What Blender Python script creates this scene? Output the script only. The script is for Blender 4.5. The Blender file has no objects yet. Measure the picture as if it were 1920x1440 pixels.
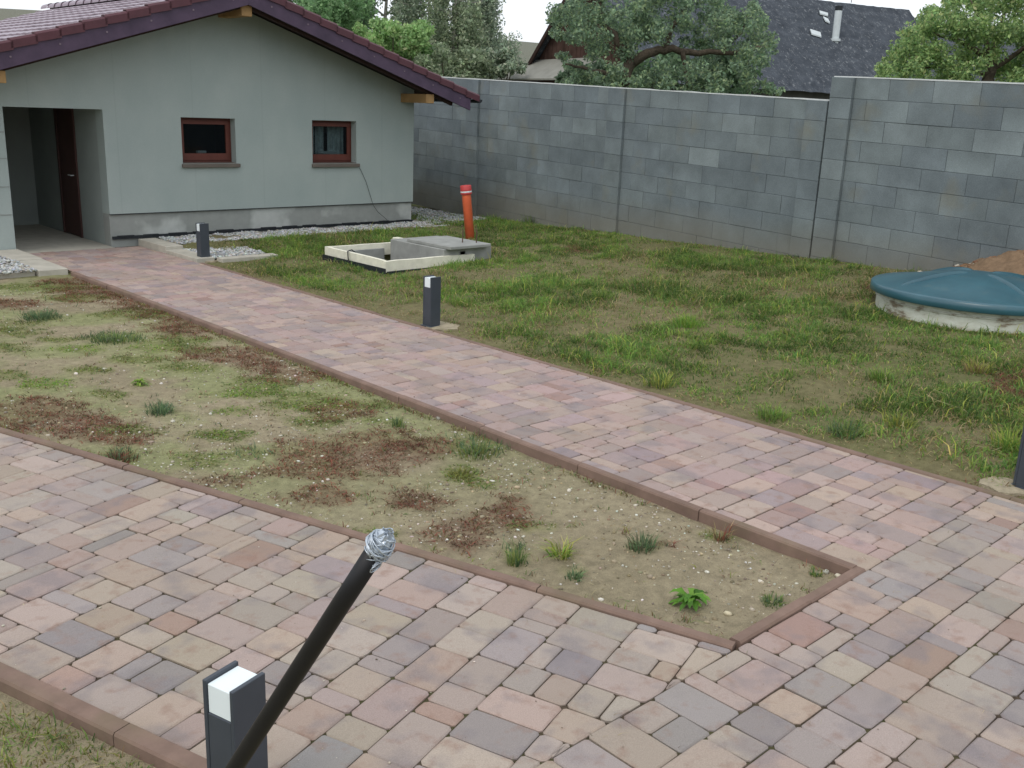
import bpy, math, random
import numpy as np
from mathutils import Vector, Matrix

random.seed(7)
RNG = np.random.default_rng(11)
SC = bpy.context.scene
COL = SC.collection

# ------------------------------------------------------------------ camera, sky, sun, exposure
CAM_H, F_PX, ROLL, PITCH, YAW = 2.3, 1830.78, -0.040065, 0.272975, 0.768197
cy, sy = math.cos(YAW), math.sin(YAW)
fwd = np.array([sy*math.cos(PITCH), cy*math.cos(PITCH), -math.sin(PITCH)])
rgt = np.array([cy, -sy, 0.0])
dwn = np.cross(fwd, rgt)
cr, sr = math.cos(ROLL), math.sin(ROLL)
RIGHT = cr*rgt + sr*dwn
DOWN = -sr*rgt + cr*dwn
cd = bpy.data.cameras.new('camera')
cam = bpy.data.objects.new('camera', cd)
COL.objects.link(cam)
cam.matrix_world = Matrix(((RIGHT[0], -DOWN[0], -fwd[0], 0), (RIGHT[1], -DOWN[1], -fwd[1], 0),
                           (RIGHT[2], -DOWN[2], -fwd[2], CAM_H), (0, 0, 0, 1)))
cd.sensor_width = 36
cd.lens = F_PX/1920*36
cd.clip_start = 0.05
cd.clip_end = 2000
SC.camera = cam

SUN_EL, SUN_AZ = 52, 250     # azimuth clockwise from +Y
w = bpy.data.worlds.new('World')
SC.world = w
w.use_nodes = True
nt = w.node_tree
nt.nodes.clear()
sky = nt.nodes.new('ShaderNodeTexSky')
sky.sky_type = 'NISHITA'
sky.sun_disc = False
sky.sun_elevation = math.radians(SUN_EL)
sky.sun_rotation = math.radians(SUN_AZ)
sky.dust_density = 3.0
mix = nt.nodes.new('ShaderNodeMix')
mix.data_type = 'RGBA'
mix.inputs[0].default_value = 0.80
mix.inputs[7].default_value = (8.75, 9.05, 9.5, 1)      # even white cloud cover
bg = nt.nodes.new('ShaderNodeBackground')
bg.inputs[1].default_value = 0.10
out = nt.nodes.new('ShaderNodeOutputWorld')
nt.links.new(sky.outputs[0], mix.inputs[6])
nt.links.new(mix.outputs[2], bg.inputs[0])
nt.links.new(bg.outputs[0], out.inputs[0])
sl = bpy.data.lights.new('sun', 'SUN')
sl.energy = 0.7
sl.angle = math.radians(25)
sl.color = (1.0, 0.95, 0.88)
sun = bpy.data.objects.new('sun', sl)
COL.objects.link(sun)
e, a = math.radians(SUN_EL), math.radians(SUN_AZ)
sdir = Vector((math.sin(a)*math.cos(e), math.cos(a)*math.cos(e), math.sin(e)))
sun.rotation_euler = sdir.to_track_quat('Z', 'Y').to_euler()
VS = SC.view_settings
VS.view_transform = 'Standard'
VS.look = 'None'
VS.exposure = 0.47
VS.gamma = 1.0
VS.use_curve_mapping = False

# ------------------------------------------------------------------ helpers
def ray(px, py):
    return RIGHT*(px-960) + DOWN*(py-720) + fwd*F_PX

def G(px, py, z=0.0):
    d = ray(px, py)
    t = (z-CAM_H)/d[2]
    return d[0]*t, d[1]*t

def s2l(c):
    c /= 255.0
    return c/12.92 if c <= 0.04045 else ((c+0.055)/1.055)**2.4

def rgb(r, g, b):
    return (s2l(r), s2l(g), s2l(b), 1.0)

def smooth(a, b, x):
    t = np.clip((x-a)/(b-a), 0, 1)
    return t*t*(3-2*t)

def _hash(ix, iy, seed):
    n = (ix*374761393 + iy*668265263 + seed*1442695041) & 0xffffffff
    n = ((n ^ (n >> 13))*1274126177) & 0xffffffff
    return ((n ^ (n >> 16)) & 0xffff)/65535.0

def vnoise(x, y, seed=0):
    x = np.asarray(x, float); y = np.asarray(y, float)
    ix = np.floor(x).astype(np.int64); iy = np.floor(y).astype(np.int64)
    fx = x-ix; fy = y-iy
    fx = fx*fx*(3-2*fx); fy = fy*fy*(3-2*fy)
    return ((_hash(ix, iy, seed)*(1-fx) + _hash(ix+1, iy, seed)*fx)*(1-fy)
            + (_hash(ix, iy+1, seed)*(1-fx) + _hash(ix+1, iy+1, seed)*fx)*fy)

def fbm(x, y, seed=0, n=4):
    r = 0; amp = 0.5
    for i in range(n):
        r = r + amp*vnoise(x*2**i, y*2**i, seed+i*17)
        amp *= 0.5
    return r

def link(name, me, mat=None, parent=None, loc=None):
    o = bpy.data.objects.new(name, me)
    COL.objects.link(o)
    if mat is not None and me is not None and len(me.materials) == 0:
        me.materials.append(mat)
    if parent is not None:
        o.parent = parent
    if loc is not None:
        o.location = loc
    return o

def tag(o, label=None, cat=None, group=None, kind=None):
    if label: o['label'] = label
    if cat: o['category'] = cat
    if group: o['group'] = group
    if kind: o['kind'] = kind
    return o

def empty(name, loc=(0, 0, 0), rz=0.0):
    o = bpy.data.objects.new(name, None)
    COL.objects.link(o)
    o.location = loc
    o.rotation_euler = (0, 0, rz)
    o.empty_display_size = 0.2
    return o

def copy_tree(o, parent=None):
    c = o.copy()
    COL.objects.link(c)
    c.parent = parent
    for ch in list(o.children):
        copy_tree(ch, c)
    return c

class MB:
    def __init__(s):
        s.v = []; s.f = []; s.c = []
    def add(s, vs, fs, col=None):
        b = len(s.v)
        s.v += [tuple(p) for p in vs]
        s.f += [tuple(i+b for i in f) for f in fs]
        if col is not None:
            s.c += [col]*len(vs)
    def box(s, x0, y0, z0, x1, y1, z1, bev=0.0, col=None):
        if bev <= 0:
            s.add([(x0,y0,z0),(x1,y0,z0),(x1,y1,z0),(x0,y1,z0),(x0,y0,z1),(x1,y0,z1),(x1,y1,z1),(x0,y1,z1)],
                  [(0,3,2,1),(4,5,6,7),(0,1,5,4),(1,2,6,5),(2,3,7,6),(3,0,4,7)], col)
        else:
            b = bev; vs = []; 
            for (sx, X) in ((1, x0), (-1, x1)):
                for (sy_, Y) in ((1, y0), (-1, y1)):
                    for (sz, Z) in ((1, z0), (-1, z1)):
                        vs += [(X, Y+sy_*b, Z+sz*b), (X+sx*b, Y, Z+sz*b), (X+sx*b, Y+sy_*b, Z)]
            def i(x, y, z, k): return (x*4+y*2+z)*3+k
            fs = []
            fs += [(i(0,0,0,0),i(0,0,1,0),i(0,1,1,0),i(0,1,0,0)),(i(1,0,0,0),i(1,1,0,0),i(1,1,1,0),i(1,0,1,0))]
            fs += [(i(0,0,0,1),i(1,0,0,1),i(1,0,1,1),i(0,0,1,1)),(i(0,1,0,1),i(0,1,1,1),i(1,1,1,1),i(1,1,0,1))]
            fs += [(i(0,0,0,2),i(0,1,0,2),i(1,1,0,2),i(1,0,0,2)),(i(0,0,1,2),i(1,0,1,2),i(1,1,1,2),i(0,1,1,2))]
            for x in (0,1):
                for y in (0,1):
                    f=(i(x,y,0,0),i(x,y,0,1),i(x,y,1,1),i(x,y,1,0)); fs.append(f if (x+y)%2==0 else f[::-1])
            for x in (0,1):
                for z in (0,1):
                    f=(i(x,0,z,0),i(x,1,z,0),i(x,1,z,2),i(x,0,z,2)); fs.append(f if (x+z)%2==0 else f[::-1])
            for y in (0,1):
                for z in (0,1):
                    f=(i(0,y,z,1),i(0,y,z,2),i(1,y,z,2),i(1,y,z,1)); fs.append(f if (y+z)%2==0 else f[::-1])
            for x in (0,1):
                for y in (0,1):
                    for z in (0,1):
                        f=(i(x,y,z,0),i(x,y,z,2),i(x,y,z,1)); fs.append(f if (x+y+z)%2==0 else f[::-1])
            s.add(vs, fs, col)
    def tube(s, pts, rad, n=8, cap=True, col=None):
        pts = [Vector(p) for p in pts]
        if not hasattr(rad, '__len__'): rad = [rad]*len(pts)
        vs = []; fs = []
        for k, p in enumerate(pts):
            t = (pts[min(k+1, len(pts)-1)]-pts[max(k-1, 0)]).normalized()
            u = t.cross(Vector((0.13, 0.21, 0.97)))
            if u.length < 0.1: u = t.cross(Vector((1, 0, 0)))
            u.normalize(); v = t.cross(u)
            for j in range(n):
                an = 2*math.pi*j/n
                vs.append(p + (u*math.cos(an)+v*math.sin(an))*rad[k])
        for k in range(len(pts)-1):
            for j in range(n):
                a_, b_ = k*n+j, k*n+(j+1) % n
                fs.append((a_, b_, b_+n, a_+n))
        if cap:
            fs.append(tuple(range(n))[::-1]); fs.append(tuple(range((len(pts)-1)*n, len(pts)*n)))
        s.add(vs, fs, col)
    def lathe(s, prof, n=48, cx=0, cy_=0, col=None):
        vs = []; fs = []
        for (r, z) in prof:
            for j in range(n):
                an = 2*math.pi*j/n
                vs.append((cx+r*math.cos(an), cy_+r*math.sin(an), z))
        for k in range(len(prof)-1):
            for j in range(n):
                a_, b_ = k*n+j, k*n+(j+1) % n
                fs.append((a_, b_, b_+n, a_+n))
        s.add(vs, fs, col)
    def mesh(s, name, mat=None, smooth_=False):
        me = bpy.data.meshes.new(name)
        me.from_pydata(s.v, [], s.f)
        if s.c:
            at = me.attributes.new('col', 'FLOAT_COLOR', 'POINT')
            at.data.foreach_set('color', np.array(s.c, np.float32).ravel())
        if mat: me.materials.append(mat)
        if smooth_:
            me.polygons.foreach_set('use_smooth', [True]*len(me.polygons))
        me.update()
        return me
    def build(s, name, mat=None, parent=None, loc=None, smooth_=False):
        return link(name, s.mesh(name, mat, smooth_), None, parent, loc)

def fastmesh(name, verts, faces, mat, cols=None, smooth_=False):
    """verts (n,3), faces (m,k) arrays, one face size"""
    me = bpy.data.meshes.new(name)
    m, k = faces.shape
    me.vertices.add(len(verts))
    me.vertices.foreach_set('co', np.asarray(verts, np.float32).ravel())
    me.loops.add(m*k)
    me.loops.foreach_set('vertex_index', faces.astype(np.int32).ravel())
    me.polygons.add(m)
    me.polygons.foreach_set('loop_start', np.arange(0, m*k, k, dtype=np.int32))
    me.polygons.foreach_set('loop_total', np.full(m, k, np.int32))
    if smooth_:
        me.polygons.foreach_set('use_smooth', np.ones(m, bool))
    if cols is not None:
        at = me.attributes.new('col', 'FLOAT_COLOR', 'POINT')
        c4 = np.ones((len(verts), 4), np.float32); c4[:, :3] = cols
        at.data.foreach_set('color', c4.ravel())
    me.materials.append(mat)
    me.update(calc_edges=True)
    me.validate()
    return me

# ------------------------------------------------------------------ materials
class N:
    def __init__(s, name, rough=0.8, spec=0.3):
        s.m = bpy.data.materials.new(name); s.m.use_nodes = True
        s.t = s.m.node_tree
        s.b = s.t.nodes['Principled BSDF']
        s.b.inputs['Roughness'].default_value = rough
        s.b.inputs['Specular IOR Level'].default_value = spec
        s.geo = s.n('ShaderNodeNewGeometry')
        s.pos = s.geo.outputs['Position']
    def n(s, t): return s.t.nodes.new(t)
    def l(s, a, b): s.t.links.new(a, b)
    def noise(s, scale, detail=4, rough=0.55, vec=None, dist=0.0, out='Fac'):
        x = s.n('ShaderNodeTexNoise')
        x.inputs['Scale'].default_value = scale; x.inputs['Detail'].default_value = detail
        x.inputs['Roughness'].default_value = rough; x.inputs['Distortion'].default_value = dist
        s.l(vec or s.pos, x.inputs['Vector'])
        return x.outputs[out]
    def scaled(s, vec, sx, sy_, sz):
        x = s.n('ShaderNodeMapping'); x.inputs['Scale'].default_value = (sx, sy_, sz)
        s.l(vec, x.inputs['Vector']); return x.outputs[0]
    def ramp(s, fac, stops):
        x = s.n('ShaderNodeValToRGB')
        el = x.color_ramp.elements
        while len(el) < len(stops): el.new(0.5)
        for e_, (p, c) in zip(el, stops):
            e_.position = p; e_.color = c if hasattr(c, '__len__') else (c, c, c, 1)
        s.l(fac, x.inputs[0]); return x.outputs[0]
    def mix(s, fac, a, b, mode='MIX'):
        x = s.n('ShaderNodeMix'); x.data_type = 'RGBA'; x.blend_type = mode
        for i, q in ((0, fac), (6, a), (7, b)):
            if hasattr(q, 'is_output'): s.l(q, x.inputs[i])
            else: x.inputs[i].default_value = q
        return x.outputs[2]
    def math(s, op, a, b=0.0, c=None):
        x = s.n('ShaderNodeMath'); x.operation = op
        for i, q in ((0, a), (1, b)) + (((2, c),) if c is not None else ()):
            if hasattr(q, 'is_output'): s.l(q, x.inputs[i])
            else: x.inputs[i].default_value = q
        return x.outputs[0]
    def attr(s, name='col'):
        x = s.n('ShaderNodeAttribute'); x.attribute_name = name; return x.outputs['Color']
    def sep(s, v):
        x = s.n('ShaderNodeSeparateXYZ'); s.l(v, x.inputs[0]); return x.outputs
    def color(s, c):
        if hasattr(c, 'is_output'): s.l(c, s.b.inputs['Base Color'])
        else: s.b.inputs['Base Color'].default_value = c
        return s
    def bump(s, h, strength=0.3, dist=0.01):
        x = s.n('ShaderNodeBump'); x.inputs['Strength'].default_value = strength
        x.inputs['Distance'].default_value = dist
        s.l(h, x.inputs['Height']); s.l(x.outputs[0], s.b.inputs['Normal']); return s

def plain(name, c, rough=0.7, spec=0.3, var=0.12, scale=6, bump=0.0, bscale=80, bdist=0.004, metal=0.0):
    m = N(name, rough, spec)
    lo = tuple(x*(1-var) for x in c[:3])+(1,)
    hi = tuple(min(1, x*(1+var)) for x in c[:3])+(1,)
    m.color(m.ramp(m.noise(scale, 5), [(0.3, lo), (0.7, hi)]))
    m.b.inputs['Metallic'].default_value = metal
    if bump: m.bump(m.noise(bscale, 3), bump, bdist)
    return m.m

M = {}
def mk_paver():
    m = N('paver_concrete', 0.85, 0.25)
    c = m.attr()
    big = m.noise(9.0, 3, 0.6)
    c = m.mix(m.ramp(big, [(0.54, 0.0), (0.70, 0.5)]), c, rgb(140, 112, 98))
    c = m.mix(m.ramp(m.noise(4.0, 3), [(0.52, 0.0), (0.66, 0.5)]), c, rgb(124, 118, 121))
    gr = m.noise(220, 3, 0.7)
    c = m.mix(0.5, c, m.ramp(gr, [(0.25, 0.55), (0.75, 1.3)]), 'MULTIPLY')
    dirt = m.noise(1.1, 5, 0.6)
    c = m.mix(m.ramp(dirt, [(0.5, 0.0), (0.75, 0.25)]), c, rgb(128, 120, 98))
    m.color(c)
    m.bump(m.math('ADD', gr, m.noise(40, 3)), 0.6, 0.005)
    return m.m
M['paver'] = mk_paver()
def mk_joint():
    m = N('joint_sand', 0.95, 0.1)
    c = m.ramp(m.noise(30, 5, 0.7), [(0.3, rgb(54, 46, 40)), (0.7, rgb(94, 83, 70))])
    c = m.mix(m.ramp(m.noise(1.6, 4), [(0.48, 0.0), (0.62, 0.5)]), c, rgb(74, 80, 44))
    m.color(c); m.bump(m.noise(120, 3), 0.6, 0.006)
    return m.m
M['joint'] = mk_joint()
def mk_kerb():
    m = N('kerb_concrete', 0.85, 0.2)
    c = m.ramp(m.noise(5, 6, 0.65), [(0.3, rgb(110, 92, 82)), (0.7, rgb(136, 114, 102))])
    c = m.mix(m.ramp(m.noise(2.2, 5), [(0.52, 0.0), (0.72, 0.55)]), c, rgb(112, 104, 80))
    m.color(c); m.bump(m.noise(150, 3), 0.4, 0.003)
    return m.m
M['kerb'] = mk_kerb()
def mk_ground():
    m = N('ground_soil', 0.95, 0.1)
    att = m.attr()
    s = m.ramp(m.noise(14, 6, 0.7), [(0.3, 0.72), (0.72, 1.22)])
    c = m.mix(1.0, att, s, 'MULTIPLY')
    f = m.ramp(m.noise(160, 3, 0.8), [(0.3, 0.7), (0.7, 1.2)])
    c = m.mix(0.8, c, f, 'MULTIPLY')
    m.color(c)
    m.bump(m.math('ADD', m.noise(25, 5, 0.7), m.noise(130, 3, 0.7)), 0.8, 0.02)
    return m.m
M['ground'] = mk_ground()
def mk_leafy(name, rough=0.6):
    m = N(name, rough, 0.25)
    c = m.attr()
    c = m.mix(1.0, c, m.ramp(m.noise(3.0, 3), [(0.3, 0.75), (0.7, 1.25)]), 'MULTIPLY')
    m.color(c)
    # some light passes through thin blades and leaves
    tr = m.n('ShaderNodeBsdfTranslucent'); m.l(c, tr.inputs[0])
    mx = m.n('ShaderNodeMixShader'); mx.inputs[0].default_value = 0.38
    m.l(m.b.outputs[0], mx.inputs[1]); m.l(tr.outputs[0], mx.inputs[2])
    o = [n for n in m.t.nodes if n.type == 'OUTPUT_MATERIAL'][0]
    m.l(mx.outputs[0], o.inputs[0])
    return m.m
M['leaf'] = mk_leafy('foliage')
def mk_stone_attr(name, rough=0.85, bd=0.003):
    m = N(name, rough, 0.2)
    m.color(m.mix(1.0, m.attr(), m.ramp(m.noise(90, 4, 0.7), [(0.3, 0.75), (0.7, 1.2)]), 'MULTIPLY'))
    m.bump(m.noise(150, 3), 0.4, bd)
    return m.m
M['pebble'] = mk_stone_attr('pebbles')
def mk_block():
    m = N('block_concrete', 0.95, 0.15)
    c = m.attr()
    c = m.mix(1.0, c, m.ramp(m.noise(2.4, 5, 0.6), [(0.3, 0.84), (0.7, 1.16)]), 'MULTIPLY')
    c = m.mix(0.8, c, m.ramp(m.noise(90, 4, 0.85), [(0.25, 0.6), (0.75, 1.35)]), 'MULTIPLY')
    c = m.mix(0.6, c, m.ramp(m.noise(0.8, 5, 0.6, m.scaled(m.pos, 1, 1, .5)), [(0.3, 0.8), (0.7, 1.15)]), 'MULTIPLY')
    # ochre stain in places
    c = m.mix(m.ramp(m.noise(1.3, 4), [(0.58, 0.0), (0.72, 0.35)]), c, rgb(128, 122, 98))
    # soil splashed on the foot of the wall
    z = m.sep(m.pos)[2]
    h = m.math('ADD', z, m.math('MULTIPLY', m.noise(0.7, 4), -0.55))
    c = m.mix(m.ramp(h, [(0.05, 0.6), (0.60, 0.0)]), c, rgb(124, 120, 106))
    m.color(c); m.bump(m.noise(110, 4, 0.7), 0.5, 0.005)
    return m.m
M['block'] = mk_block()
M['mortar'] = plain('wall_mortar', rgb(84, 92, 95), 0.95, 0.1, 0.15, 20, 0.4)
M['coping'] = plain('coping_mortar', rgb(176, 180, 178), 0.9, 0.1, 0.1, 12, 0.3)
def mk_render():
    m = N('facade_render', 0.9, 0.15)
    v = m.scaled(m.pos, 1.0, 1.0, 0.7)
    c = m.ramp(m.noise(1.3, 5, 0.6, v), [(0.3, rgb(156, 168, 165)), (0.7, rgb(168, 178, 174))])
    x = m.sep(m.pos)[0]
    fr = m.math('FRACT', m.math('MULTIPLY', x, 0.8))
    seam = m.ramp(fr, [(0.0, 0.93), (0.012, 1.0), (0.988, 1.0), (1.0, 0.93)])
    c = m.mix(1.0, c, seam, 'MULTIPLY')
    m.color(c); c2 = m.mix(0.5, c, m.ramp(m.noise(60, 4, 0.8), [(0.3, 0.9), (0.7, 1.08)]), 'MULTIPLY'); m.color(c2); m.bump(m.noise(120, 4, 0.8), 0.5, 0.004)
    return m.m
M['render'] = mk_render()
M['render_in'] = plain('recess_render', rgb(150, 158, 154), 0.9, 0.1, 0.06, 2)
def mk_plinth():
    m = N('plinth_render', 0.9, 0.15)
    c = m.ramp(m.noise(1.0, 4, 0.5), [(0.40, rgb(176, 180, 176)), (0.47, rgb(146, 150, 146))])
    c = m.mix(1.0, c, m.ramp(m.noise(7, 5), [(0.3, 0.92), (0.7, 1.06)]), 'MULTIPLY')
    m.color(c); m.bump(m.noise(120, 3), 0.3, 0.003)
    return m.m
M['plinth'] = mk_plinth()
M['membrane'] = plain('black_membrane', rgb(38, 42, 46), 0.6, 0.3, 0.2, 20)
def mk_fascia():
    m = N('stained_board', 0.55, 0.35)
    v = m.scaled(m.pos, 1, 1, 1)
    c = m.ramp(m.noise(3.0, 5, 0.6, v), [(0.3, rgb(62, 50, 68)), (0.7, rgb(84, 68, 88))])
    m.color(c); m.bump(m.noise(60, 4), 0.2, 0.002)
    return m.m
M['fascia'] = mk_fascia()
M['tile'] = plain('roof_tile_sky_sheen', rgb(134, 116, 128), 0.36, 0.6, 0.08, 5, 0.1)  # lavender base colour: sky reflection painted over brown-red tile
M['verge'] = plain('verge_tile_glaze', rgb(82, 46, 54), 0.45, 0.4, 0.15, 6, 0.1)
M['timber'] = plain('raw_timber', rgb(154, 124, 84), 0.75, 0.2, 0.15, 7)
M['dark_timber'] = plain('dark_timber', rgb(58, 44, 40), 0.8, 0.2, 0.2, 7)
M['winframe'] = plain('window_wood', rgb(98, 52, 42), 0.5, 0.4, 0.12, 8)
M['sill'] = plain('window_sill_metal', rgb(104, 96, 88), 0.5, 0.4, 0.08, 6)
M['door'] = plain('door_wood', rgb(76, 52, 48), 0.5, 0.4, 0.15, 4)
M['dark'] = plain('dark_interior', rgb(46, 50, 54), 0.9, 0.1, 0.1, 2)
M['white'] = plain('white_cloth', rgb(215, 220, 222), 0.8, 0.2, 0.05, 5)
M['curtain'] = plain('curtain_cloth', rgb(214, 222, 224), 0.85, 0.1, 0.25, 14)
M['slab'] = plain('concrete_slab', rgb(176, 172, 160), 0.9, 0.2, 0.12, 6, 0.4, 100)
M['footing'] = plain('rough_footing', rgb(158, 148, 126), 0.95, 0.1, 0.25, 14, 0.8, 40, 0.02)
M['concrete'] = plain('pit_concrete', rgb(148, 150, 146), 0.92, 0.15, 0.16, 5, 0.5, 70)
M['foam'] = plain('white_foam', rgb(224, 222, 204), 0.85, 0.2, 0.10, 9, 0.4, 60)
M['rust'] = plain('rusty_bar', rgb(92, 72, 62), 0.7, 0.3, 0.2, 20)
M['lamp'] = plain('anthracite_paint', rgb(62, 68, 76), 0.42, 0.4, 0.08, 10, 0.12, 300, 0.001)
def mk_lampface():
    m = N('opal_diffuser', 0.35, 0.4)
    m.color(rgb(226, 236, 238)); return m.m
M['opal'] = mk_lampface()
M['conduit'] = plain('black_conduit', rgb(22, 22, 25), 0.5, 0.4, 0.15, 12, 0.1, 200, 0.001)
M['foil'] = plain('silver_wire', rgb(186, 196, 206), 0.32, 0.6, 0.15, 30, 0, metal=0.55)
def mk_lid():
    m = N('green_lid_plastic', 0.30, 0.6)
    c = m.ramp(m.noise(2.0, 5), [(0.3, rgb(42, 80, 92)), (0.7, rgb(54, 98, 110))])
    c = m.mix(m.ramp(m.noise(5, 5, 0.7), [(0.55, 0.0), (0.8, 0.3)]), c, rgb(110, 120, 112))
    m.color(c); m.bump(m.noise(120, 3), 0.12, 0.002)
    return m.m
M['lid'] = mk_lid()
def mk_ring():
    m = N('tank_ring_plastic', 0.6, 0.3)
    c = m.ramp(m.noise(3, 6, 0.7, m.scaled(m.pos, 1, 1, 3)), [(0.35, rgb(206, 210, 200)), (0.52, rgb(190, 192, 178)), (0.62, rgb(126, 114, 96))])
    m.color(c); return m.m
M['ring'] = mk_ring()
M['orange'] = plain('orange_pipe_plastic', rgb(222, 108, 72), 0.4, 0.4, 0.1, 8)
M['cap'] = plain('pipe_cap_red', rgb(190, 70, 70), 0.4, 0.4, 0.1, 8)
M['bark'] = plain('bark', rgb(84, 76, 66), 0.95, 0.1, 0.35, 14, 0.6, 40, 0.02)
M['birchbark'] = plain('birch_bark', rgb(160, 158, 150), 0.9, 0.1, 0.4, 6, 0.4, 30)
def mk_barnroof():
    m = N('barn_slate', 0.85, 0.15)
    c = m.ramp(m.noise(1.6, 6, 0.75), [(0.3, rgb(50, 55, 62)), (0.7, rgb(78, 84, 91))])
    c = m.mix(m.ramp(m.noise(5, 8, 0.9, m.scaled(m.pos, 1, 1, .55)), [(0.55, 0.0), (0.61, 0.7)]), c, rgb(150, 154, 156))
    m.color(c); m.bump(m.noise(9, 4), 0.5, 0.03)
    return m.m
M['barnroof'] = mk_barnroof()
M['barnwood'] = plain('barn_boards', rgb(70, 54, 48), 0.9, 0.1, 0.35, 2.5)
M['sheet'] = plain('sheet_roof', rgb(140, 140, 132), 0.6, 0.3, 0.12, 2)
M['barnwall'] = plain('barn_plaster', rgb(96, 96, 92), 0.9, 0.1, 0.15, 2)
M['screw'] = plain('painted_screw', rgb(120, 106, 116), 0.6, 0.3)
M['metal'] = plain('zinc_pipe', rgb(196, 204, 206), 0.5, 0.4, 0.08, 4)
def mk_glass():
    m = N('window_glass', 0.05, 0.5)
    m.color(rgb(18, 22, 26))
    tr = m.n('ShaderNodeBsdfTransparent'); tr.inputs[0].default_value = (0.8, 0.86, 0.86, 1)
    mx = m.n('ShaderNodeMixShader')
    mx.inputs[0].default_value = 0.70
    m.l(m.b.outputs[0], mx.inputs[1]); m.l(tr.outputs[0], mx.inputs[2])
    o = [n for n in m.t.nodes if n.type == 'OUTPUT_MATERIAL'][0]
    m.l(mx.outputs[0], o.inputs[0])
    return m.m
M['glass'] = mk_glass()

# ------------------------------------------------------------------ layout of the yard
FAC_Y = 15.43                     # facade plane
PX0, PX1 = 4.72, 6.45             # straight path, paver edges
SEAM = 2.10                       # plaza edge
TH = math.atan(0.312)             # heading of the side path
SU = np.array([-math.sin(TH), math.cos(TH)])     # along side path
SN = np.array([math.cos(TH), math.sin(TH)])      # across, towards the bed
SP = np.array([3.475, 2.10])                     # right edge passes here
SIDE_W = 1.80

def side_uv(x, y):
    dx, dy = np.asarray(x)-SP[0], np.asarray(y)-SP[1]
    return dx*SU[0]+dy*SU[1], dx*SN[0]+dy*SN[1]   # along, across (<0 = on the path)

WALL_X0, WALL_K = 13.0, 0.0731
def wall_x(y): return WALL_X0 + WALL_K*np.asarray(y)

def zt(x, y):
    x = np.asarray(x, float); y = np.asarray(y, float)
    zw = np.interp(y, [0, 6, 7.6, 11.8, 16.4, 22], [.34, .36, .31, .19, .04, 0.0])
    a_ = np.clip((x-6.6)/(wall_x(y)-6.6), 0, 1.0)
    z = -0.025 + a_*(zw+0.025)
    g = smooth(13.2, 14.6, y)*smooth(6.3, 7.0, x)*(1-smooth(12.2, 13.4, x))
    z = z*(1-g) + g*(0.10)
    z = z + 0.035*np.exp(-(((x-9.1)/1.6)**2+((y-11.6)/1.5)**2)**2)
    # left of the straight path: bed
    s, n_ = side_uv(x, y)
    bed = (x < 5.5) & (n_ > -0.9)
    zb = -0.055 + 0.02*smooth(4, 12, y)
    z = np.where(bed, zb, z)
    z = np.where((x < 5.5) & (n_ <= -0.9), -0.03, z)
    zz = z + (fbm(x*1.1, y*1.1, 5)-0.47)*0.05*np.where(x > 6.6, 1, 0.5) + (fbm(x*5, y*5, 9, 3)-0.44)*0.018
    z = np.where(y > 19, zz*0.5, zz)
    # never above the paving
    onpath = ((x > 4.55) & (x < 6.62) & (y > 1.9) & (y < 15.6)) | ((y < 2.22) & (x > 0.2) & (x < 6.62) & (n_ > -2.1)) | ((n_ < 0.16) & (n_ > -SIDE_W-0.16))
    edge = np.minimum(z, -0.028)
    z = np.where(onpath, np.minimum(edge, -0.04), z)
    # below the slab of the house, and open pit
    z = np.where((x > 4.2) & (x < 12.0) & (y > 15.5), -0.35, z)
    z = np.where((x > 8.11) & (x < 9.42) & (y > 11.04) & (y < 12.48), -1.2, z)
    return z

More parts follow.
